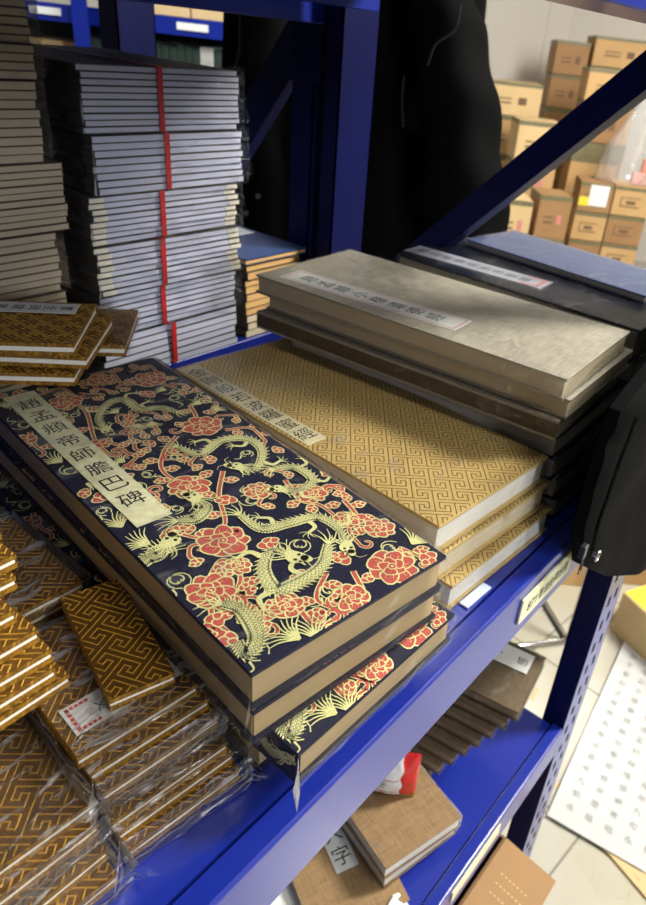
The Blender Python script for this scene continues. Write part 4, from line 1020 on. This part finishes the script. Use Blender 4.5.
# open carton on the bottom level
bx = thing('open_carton', 'open brown carton with an outward flap on the bottom shelf below', 'box', (.47, .30, -.8804))
t = .004; x0, x1, y0, y1, h = -.20, .185, -.135, .12, .232
mb = MB(); mb.box(x0, x1, y0, y1, 0, t); mb.box(x0, x0 + t, y0, y1, t, h); mb.box(x1 - t, x1, y0, y1, t, h); mb.box(x0 + t, x1 - t, y0, y0 + t, t, h); mb.box(x0 + t, x1 - t, y1 - t, y1, t, h); obj('body', mb.mesh('body', [CARTIN]), bx)
mb = MB(); M = Matrix.Translation((0, y0, h)) @ Matrix.Rotation(math.radians(8), 4, 'X'); mb.box(x0, x1, -.085, 0, -.004, 0, 0, M)
for r_ in range(3):
    for k in range(7): mb.box(x1 - .05 - r_ * .016, x1 - .048 - r_ * .016, -.062 + k * .0065, -.0585 + k * .0065, 0, .0006, 1, M)
o = obj('flap', mb.mesh('flap', [CARTON3, CARTON2]), bx, .001); o['label'] = 'front flap with rows of small perforations'
mb = MB(); mb.box(x1 - .004, x1, y0 + .01, y1, h, h + .075); obj('flap', mb.mesh('flap', [CARTIN]), bx)

# ------------------------------------------------------------------ JACKETS
def jacket_body(C, axis, wtop, wbot, ztop, zbot, dep, seed, fold=1.0):
    """hanging garment: closed loft with vertical folds"""
    axis = Vector(axis).normalized(); nrm = Vector((-axis.y, axis.x, 0))
    def fn(u, v):
        t = 2 * PI * u; z = ztop + (zbot - ztop) * v
        sh = min(1, (v + .03) / .16) ** .6
        w_ = (wtop + (wbot - wtop) * v) * (.28 + .72 * sh); d_ = dep * (.5 + .5 * sh)
        f_ = 1 + .10 * fold * math.sin(5 * t + 2.2 * v + seed) * v + .06 * fold * math.sin(9 * t + seed * 2 - 3 * v)
        p = Vector(C) + axis * (math.cos(t) * w_ / 2 * f_) + nrm * (math.sin(t) * d_ / 2 * f_)
        p.z = z + .012 * mnoise.noise(Vector((math.cos(t) * 2, math.sin(t) * 2, v * 5 + seed)))
        return p
    return fn
JD = 1.36
Jc = at(372, 100, JD)
jk = thing('black_jacket', 'black padded jacket hanging behind the rear post at the rack ends', 'jacket', (Jc.x, Jc.y, .55))
off = Vector((Jc.x, Jc.y, .55))
jl = lambda v: Vector(v) - off
cA = at(345, 100, JD); 
mb = MB(); fn = jacket_body((cA.x, cA.y, 0), RH, .40, .47, .56, -.32, .13, 1.0); mb.grid(lambda u, v: jl(fn(u, v)), 64, 40, 0, True); obj('body', mb.mesh('body', [JACKET], True), jk)
def sleeve(P, rad, seed):
    mb = MB(); S = [Vector(p) for p in P]; pts = []
    for i in range(len(S) - 1):
        for k in range(7): pts.append(S[i].lerp(S[i + 1], k / 7))
    pts.append(S[-1]); n = len(pts)
    def fn(u, v):
        i = min(int(v * (n - 1)), n - 1); p = pts[i]; t = 2 * PI * u; r = rad[0] + (rad[1] - rad[0]) * v
        r *= 1 + .10 * math.sin(v * 22 + seed + 2 * math.sin(t)) * (.4 + .6 * v) + .05 * math.sin(4 * t + seed)
        return jl(p + RH * math.cos(t) * r * 1.05 - FH * math.sin(t) * r * .75)
    mb.grid(fn, 40, n - 1, 0, True); return mb
sP = [at(432, -30, JD - .08), at(447, 20, JD - .09), at(457, 90, JD - .10), at(463, 170, JD - .09), at(466, 250, JD - .07)]
mb = sleeve(sP, (.046, .072), 2.0); sl_ = obj('sleeve', mb.mesh('sleeve', [JACKET], True), jk)
sP2 = [at(268, -10, JD - .05), at(262, 60, JD - .07), at(256, 150, JD - .08), at(262, 250, JD - .07)]
mb = sleeve(sP2, (.035, .050), 4.0); obj('sleeve', mb.mesh('sleeve', [JACKET], True), jk)
def zip_line(P, D, wd=.003, name='zipper', parent=jk):
    S = spline3([at(p[0], p[1], D) for p in P]); mb = MB()
    for i in range(0, len(S) - 1):
        mb.tube([jl(S[i]), jl(S[i].lerp(S[i + 1], .55))], wd, 6)
    return obj(name, mb.mesh(name, [ZIPM]), parent)
def spline3(P, n=10):
    Q = [P[0] * 2 - P[1]] + P + [P[-1] * 2 - P[-2]]; out = []
    for i in range(1, len(Q) - 2):
        for k in range(n):
            t = k / n; a, b, c, d = Q[i - 1], Q[i], Q[i + 1], Q[i + 2]
            out.append(.5 * ((2 * b) + (c - a) * t + (2 * a - 5 * b + 4 * c - d) * t * t + (3 * b - a - 3 * c + d) * t ** 3))
    out.append(P[-1]); return out
zip_line([(461, 5), (455, 30), (436, 44), (427, 66)], JD - .175, .0022)
zip_line([(404, 76), (402, 100), (403, 128)], JD - .105, .0020)
for p in ((258, 196), (246, 213)):
    v = at(p[0], p[1], JD - .135); mb = MB(); mb.tube([jl(v), jl(v - FH * .004)], .0045, 12); obj('snap_button', mb.mesh('snap_button', [MARK]), jk)
mb = MB(); hk = Vector((Jc.x, Jc.y, .55)); mb.tube([jl((Jc.x, Jc.y, .54)), jl((Jc.x, Jc.y, .62)), jl((.90, .76, .66)), jl((.775, .665, .64))], .006, 8); obj('hanging_loop', mb.mesh('hanging_loop', [JACKET], True), jk)

# jacket on the front post, only its hem corner in view
jf = thing('black_jacket', 'black jacket hem with zip slider hanging at the front right post', 'jacket', (.74, .13, .235))
off = Vector((.74, .13, .235))
zp = [(640, 385), (622, 410), (613, 434), (605, 455), (594, 488), (584, 518), (579, 545)]
hem = [(583, 566), (605, 576), (646, 573), (720, 560), (860, 540)]
yj = .128
edge = [ony(p[0], p[1], yj) for p in zp]; hemw = [ony(p[0], p[1], yj) for p in hem]
xr_, zr_ = .93, .24
E_ = [Vector((.745, yj, .235)), Vector((.63, yj, .195))] + edge[1:]
def jfront(u, v):
    # v: 0 top .. 1 hem ; u: 0 zip edge .. 1 right side
    k = v * (len(E_) - 1); i = min(int(k), len(E_) - 2); a = E_[i].lerp(E_[i + 1], k - i)
    hz = hemw[0].lerp(hemw[1], min(1, u * 6)) if u < 1 / 6 else hemw[1].lerp(Vector((xr_, yj, -.262)), (u - 1 / 6) / (5 / 6))
    top_ = Vector((a.x + (xr_ - a.x) * u, yj, a.z - (u * .10 * v) - .10 * u * (1 - v)))
    p = top_.lerp(Vector((hz.x, yj, hz.z)), v ** 6)
    bul = (min(1, u * 5) ** .5) * (min(1, (1 - v) * 9 + .15) ** .5)
    p.y = yj - .012 * bul - .006 * math.sin(9 * u + 4 * v) * min(1, u * 4) - .004 * mnoise.noise(Vector((u * 7, v * 7, 3)))
    return p
mb = MB(); mb.grid(lambda u, v: jl(jfront(u, v)), 44, 44)
mb.grid(lambda u, v: jl(Vector((jfront(1 - u, v).x, yj + .008 + .002 * math.sin(8 * u), jfront(1 - u, v).z))), 44, 44)
for k in range(44):
    for (ua, va, ub, vb) in ((0, k / 44, 0, (k + 1) / 44), (k / 44, 1, (k + 1) / 44, 1), (1, k / 44, 1, (k + 1) / 44), (k / 44, 0, (k + 1) / 44, 0)):
        A, B = jfront(ua, va), jfront(ub, vb); A2 = Vector((A.x, yj + .009, A.z)); B2 = Vector((B.x, yj + .009, B.z)); mb.quad(jl(A), jl(B), jl(B2), jl(A2))
obj('body', mb.mesh('body', [JACKET], True), jf)
mb = MB(); S = spline3([p - Vector((0.002, .012, 0)) for p in edge[1:]], 12)
for i in range(len(S) - 1): mb.tube([jl(S[i]), jl(S[i].lerp(S[i + 1], .55))], .0016, 6)
obj('zipper', mb.mesh('zipper', [JACKET]), jf)
v = ony(583, 552, yj - .018); mb = MB(); mb.box(-.0032, .0032, -.002, .002, -.005, .006); mb.box(-.0026, -.0014, -.002, -.001, -.017, -.005); mb.box(.0014, .0026, -.002, -.001, -.017, -.005); mb.box(-.0026, .0026, -.002, -.001, -.0185, -.0165)
o = obj('zip_slider', mb.mesh('zip_slider', [ZIPM]), jf, .001); o.location = jl(v)
v = ony(598, 556, yj - .020); mb = MB(); ring = [Vector((math.cos(2 * PI * k / 20) * .0042, 0, math.sin(2 * PI * k / 20) * .0042)) + jl(v) for k in range(21)]; mb.tube(ring, .0008, 8); mb.tube([jl(v), jl(v) + Vector((0, .004, 0))], .0018, 12)
obj('snap_button', mb.mesh('snap_button', [MARK]), jf)

# ------------------------------------------------------------------ CARTON PILES
def carton(label, px0, px1, pyt, pyb, D, depth=.30, m_=CARTON, group='cartons in the background piles', yaw=0.0, deco=()):
    a = at(px0, pyb, D); b = at(px1, pyb, D); tz = at((px0 + px1) / 2, pyt, D).z; bz = at((px0 + px1) / 2, pyb, D).z
    wd = (b - a).dot(RH); h = tz - bz
    t = thing('carton', label, 'box', (a.x, a.y, bz), math.atan2(RH.y, RH.x) + yaw, group)
    mb = MB(); mb.box(0, wd, 0, depth, 0, h); obj('body', mb.mesh('body', [m_]), t, .006)
    mb = MB(); mb.box(wd * .0, wd, depth * .44, depth * .56, h, h + .001); mb.box(0, wd, -.001, 0, h * .90, h + .001); obj('tape_strip', mb.mesh('tape_strip', [TAPE]), t)
    if deco:
        mb = MB(); mm_ = []
        for (x0, x1, z0, z1, dm) in deco:
            if dm not in mm_: mm_.append(dm)
            mb.box(wd * x0, wd * x1, -.0022, -.0008, h * z0, h * z1, mm_.index(dm))
        obj('print', mb.mesh('print', mm_), t)
    return t, wd, h
txt = ((.12, .30, .70, .74, PRINT), (.36, .55, .70, .74, PRINT), (.62, .8, .70, .74, PRINT))
mark = ((.28, .62, .35, .55, PRINT), (.32, .58, .40, .43, CARTON), (.32, .58, .47, .5, CARTON))
DR = 4.7
rows = [(183, 209), (209.5, 236), (236.5, 262), (262.5, 289), (289.5, 316), (316.5, 343)]
rn = ('top', 'second', 'third', 'fourth', 'fifth', 'lowest')
zpx = lambda py: at(610, py, DR).z
zfl = FLOOR_Z; k = 0
colsx = ((578, 612, 'left'), (613, 651, 'right'))
ztop = at(600, 183, DR).z; hh = (ztop - FLOOR_Z) / 5
for (x0, x1, nm) in colsx:
    for r_ in range(5):
        a = at(x0, 200, DR); b = at(x1, 200, DR); wd = (b - a).dot(RH); z0 = FLOOR_Z + hh * r_
        t = thing('carton', 'brown carton in the right pile, %s column, %s of five' % (nm, nth(4 - r_, 5)) + (', bearing a white waybill' if r_ == 4 and nm == 'left' else ''), 'box', (a.x, a.y, z0), math.atan2(RH.y, RH.x) - .06 + .02 * ((r_ * 3) % 2), 'cartons in the right pile')
        mb = MB(); mb.box(0, wd - .004, 0, .30, 0, hh - .003); obj('body', mb.mesh('body', [CARTON if (r_ + len(nm)) % 2 else CARTON3]), t, .005)
        mb = MB(); mb.box(0, wd - .004, -.001, 0, hh * .86, hh - .003); obj('tape_strip', mb.mesh('tape_strip', [TAPE]), t)
        mb = MB(); mb.box(wd * .2, wd * .72, -.0012, 0, hh * .30, hh * .34, 0); mb.box(wd * .2, wd * .72, -.0012, 0, hh * .60, hh * .63, 0); mb.box(wd * .2, wd * .23, -.0012, 0, hh * .30, hh * .63, 0); mb.box(wd * .35, wd * .6, -.0012, 0, hh * .40, hh * .52, 0); obj('print', mb.mesh('print', [PRINT]), t)
        if r_ == 4 and nm == 'left':
            mb = MB(); mb.box(wd * .30, wd * .85, -.004, -.0014, hh * .22, hh * .92); o = obj('waybill', mb.mesh('waybill', [WHITE]), t); mb = MB(); mb.box(wd * .02, wd * .36, -.004, -.0014, hh * .20, hh * .50); obj('yellow_sticker', mb.mesh('yellow_sticker', [YELLOW]), t)
# left pile, nearer columns
def pile(nm, x0, x1, D, tops, m_list, yaw=0.0, depth=.34, pk=False, word='pile'):
    zs_ = [at((x0 + x1) / 2, y, D).z for y in tops] + [FLOOR_Z]
    a = at(x0, tops[0], D); b = at(x1, tops[0], D); wd = (b - a).dot(RH); n = len(tops)
    for i in range(n):
        z1, z0 = zs_[i], zs_[i + 1]; h = z1 - z0
        t = thing('carton', 'carton in the %s, %s of %d' % (nm, nth(i, n), n), 'box', (a.x, a.y, z0), math.atan2(RH.y, RH.x) + yaw + .012 * (-1) ** i, 'cartons in the background')
        mb = MB(); mb.box(0, wd, 0, depth, 0, h - .003); obj('body', mb.mesh('body', [m_list[i % len(m_list)]]), t, .005)
        mb = MB(); mb.box(0, wd, -.001, 0, h * .88, h - .003); mb.box(-.001, 0, 0, depth, h * .88, h - .003); obj('tape_strip', mb.mesh('tape_strip', [TAPE]), t)
        mb = MB(); mb.box(wd * .62, wd * .76, -.0014, 0, h * .34, h * .56, 0); mb.box(wd * .2, wd * .5, -.0014, 0, h * .35, h * .40, 1); mb.box(wd * .2, wd * .5, -.0014, 0, h * .48, h * .52, 1); obj('print', mb.mesh('print', [PINK if pk else PRINT, PRINT]), t)
pile('wide column beside the black jacket', 484, 545, 5.3, (82, 116, 156, 200), [CARTON2, CARTON], .02, .3)
pile('column just behind the diagonal brace', 520, 566, 4.85, (122, 164, 204), [CARTON2, CARTON], .06, .3, True)
pile('short column close behind the navy albums', 500, 535, 4.3, (200, 246), [CARTON2, CARTON], .06, .25, True)
pile('short column in front of the right pile', 541, 575, 4.35, (196, 240), [CARTON3, CARTON2], .10, .25, True)
pile('tall dark column against the wall', 558, 592, 5.9, (41, 76, 110, 150), [CARTON3, CARTON3], -.03, .4)
pile('tall column at the right frame edge', 597, 652, 5.85, (38, 69, 104, 145), [CARTON, CARTON3], -.03, .4)
pile('middle column behind the hanging bag', 590, 640, 5.15, (70, 104, 145), [CARTON, CARTON3], -.03, .3)
# bag of orange things on the right pile
bgp = at(600, 183, DR)
bag = thing('plastic_bag', 'translucent plastic bag with orange contents on top of the right carton pile', 'bag', (bgp.x, bgp.y, ztop), math.atan2(RH.y, RH.x))
def bagf(u, v):
    t = 2 * PI * u; w_ = (.19 - .10 * max(0, v - .45) / .55) * (1 + .08 * math.sin(5 * t + 3 * v)); d_ = .11 * (1 + .1 * math.sin(4 * t + 2)) * (1 - .5 * v)
    return Vector((.19 + math.cos(t) * w_ + .05 * v, .14 + math.sin(t) * d_, .005 + .46 * v + .02 * math.sin(7 * t) * v))
mb = MB(); mb.grid(bagf, 40, 20, 0, True); obj('bag_film', mb.mesh('bag_film', [BAGM], True), bag)
o = thing('card_stack', 'orange and pink cards inside the translucent bag', 'cards', (bgp.x + RH.x * .22, bgp.y + RH.y * .22, ztop + .002), math.atan2(RH.y, RH.x))
mb = MB(); mb.box(0, .14, .10, .16, 0, .07); obj('pink_cards', mb.mesh('pink_cards', [mat('pink_card', rgb(226, 170, 160), .6)]), o); mb = MB(); mb.box(.05, .16, .10, .16, .071, .15); obj('orange_card', mb.mesh('orange_card', [ORANGE]), o)
# ------------------------------------------------------------------ AISLE FLOOR
def flat(name, label, cat, pts, z, m_, th=.0015, group=None):
    mb = MB(); c = sum((Vector(p) for p in pts), Vector()) / len(pts); o = None
    P = [Vector((p[0] - c.x, p[1] - c.y, 0)) for p in pts]
    mb.poly([(p.x, p.y, th) for p in P]); mb.poly([(p.x, p.y, 0) for p in P][::-1])
    for i in range(len(P)): a, b = P[i], P[(i + 1) % len(P)]; mb.quad((a.x, a.y, 0), (b.x, b.y, 0), (b.x, b.y, th), (a.x, a.y, th))
    o = obj(name, mb.mesh(name, [m_])); o.location = (c.x, c.y, z); return tag(o, label, cat, group)
c0 = onz(628, 633, FLOOR_Z + .012); c1 = onz(547, 815, FLOOR_Z + .012); ax = (c0 - c1).normalized(); ay = Vector((ax.y, -ax.x, 0)); SL = (c0 - c1).length; SWd = .58
sh = thing('practice_sheet', 'large white laminated sheet of grey characters lying on the floor', 'sheet', (c1.x, c1.y, FLOOR_Z + .0105), math.atan2(ax.y, ax.x))
mb = MB()
def sheetf(u, v): return Vector((u * SL, -v * SWd, .0016 + .002 * mnoise.noise(Vector((u * 4, v * 4, 0)))))
mb.grid(sheetf, 30, 24); mb.grid(lambda u, v: Vector((u * SL, -SWd + v * SWd, 0)), 1, 1); 
chars = '永和九年歲在癸丑暮春之初會于稽山陰蘭亭修禊事也群賢畢至少長咸集此地有崇領茂林竹又清流激湍映帶左右'; k = 0
NX, NY = 16, 12
for j in range(NY):
    for i in range(NX):
        add_text(mb, chars[k % len(chars)], SL * (.07 + .86 * i / (NX - 1)), -SWd * (.07 + .88 * j / (NY - 1)), .0042, .020, 1, rnd.uniform(-.2, .2) - PI / 2); k += 1
obj('paper', mb.mesh('paper', [SHEET, GREYINK]), sh)
flat('kraft_board', 'tan board half under the white sheet', 'board', [onz(p[0], p[1], FLOOR_Z) for p in ((582, 825), (650, 905), (700, 905), (660, 845))], FLOOR_Z, CARTON2, .008)
fl = flat('plastic_bag', 'flat clear plastic bag with a pink line on the tiles below the white sheet', 'bag', [onz(p[0], p[1], FLOOR_Z) for p in ((545, 810), (600, 900), (660, 905), (640, 880), (566, 815))], FLOOR_Z + .0002, FILM, .001)
for i, (p, q_, lab) in enumerate((((533, 785), (546, 789), 'tan scrap of card on the tiles left of the clear bag'), ((556, 788), (561, 784), 'small tan scrap on the tiles beside the clear bag'), ((531, 700), (538, 688), 'tan scrap of card on the tiles behind the lower shelf corner'), ((636, 880), (650, 872), 'tan stick at the bottom right on the tiles'))):
    a, b = onz(*p, FLOOR_Z), onz(*q_, FLOOR_Z); d = (b - a); n_ = Vector((-d.y, d.x, 0)).normalized() * .006
    flat('card_scrap', lab, 'scrap', [a + n_, b + n_, b - n_ * .6, a - n_], FLOOR_Z + .0001 if i != 3 else FLOOR_Z + .0085, CARTON2, .001, 'scraps on the tiles')
# chrome chair
k0, k1, k2 = onz(532, 645, FLOOR_Z + .01), onz(568, 641, FLOOR_Z + .01), onz(543, 600, FLOOR_Z + .01)
ch = thing('chair', 'chrome tube chair with sled base behind the front post', 'chair', (k1.x, k1.y, FLOOR_Z))
co = Vector((k1.x, k1.y, FLOOR_Z)); cl = lambda v: Vector(v) - co
ex = (k0 - k1).normalized(); ez = (k2 - k1).normalized(); LB = .42
A0 = k1; A1 = k1 + ez * LB; B0 = k1 + ex * .40; B1 = B0 + ez * LB
mb = MB(); mb.tube([cl(B0 + ex * -.0), cl(A0), cl(A1), cl(A1 + ex * .40)], .011, 12); obj('sled_base', mb.mesh('sled_base', [STEEL], True), ch)
for P in (A0, B0):
    mb = MB(); mb.tube([cl(P), cl(P + Vector((0, 0, .44)))], .010, 12); obj('leg', mb.mesh('leg', [STEEL], True), ch)
mb = MB(); s0 = cl(A0 + Vector((0, 0, .44))); mb.quad(s0, s0 + ex * .40, s0 + ex * .40 + ez * LB, s0 + ez * LB); mb.quad(s0 + Vector((0, 0, .03)), s0 + ez * LB + Vector((0, 0, .03)), s0 + ex * .40 + ez * LB + Vector((0, 0, .03)), s0 + ex * .40 + Vector((0, 0, .03)))
for (p, q_) in ((s0, s0 + ex * .4), (s0 + ex * .4, s0 + ex * .4 + ez * LB), (s0 + ex * .4 + ez * LB, s0 + ez * LB), (s0 + ez * LB, s0)): mb.quad(p, q_, q_ + Vector((0, 0, .03)), p + Vector((0, 0, .03)))
obj('seat', mb.mesh('seat', [BLACKCOV]), ch)
# yellow topped carton on the floor
yv = onz(616, 648, FLOOR_Z)
yb = thing('carton', 'small carton with a yellow paper top on the floor behind the white sheet', 'box', (yv.x + .06, yv.y + .045, FLOOR_Z), math.radians(-25))
mb = MB(); mb.box(0, .36, -.30, 0, 0, .16); obj('body', mb.mesh('body', [CARTON2]), yb, .003); mb = MB(); mb.box(.005, .355, -.295, -.005, .16, .162); obj('yellow_sheet', mb.mesh('yellow_sheet', [YELLOW]), yb)
for i in range(6):
    pass
mb = MB()
for i in range(4):
    for j in range(3): mb.box(.05 + .07 * i, .08 + .07 * i, -.24 + .07 * j, -.21 + .07 * j, .1621, .1625)
obj('print', mb.mesh('print', [PRINT]), yb)
bv = onz(640, 582, FLOOR_Z)
for i, (px, lab) in enumerate(((572, 'brown carton far along the aisle floor, left of two'), (640, 'brown carton far along the aisle floor, right of two'))):
    v = onz(px, 586, FLOOR_Z); t = thing('carton', lab, 'box', (v.x, v.y, FLOOR_Z), math.atan2(RH.y, RH.x), 'cartons along the aisle floor')
    mb = MB(); mb.box(-.10, .10, 0, .35, 0, .30); obj('body', mb.mesh('body', [CARTON]), t, .005); mb = MB(); mb.box(-.10, .10, .15, .2, .30, .301); obj('tape_strip', mb.mesh('tape_strip', [TAPE]), t)
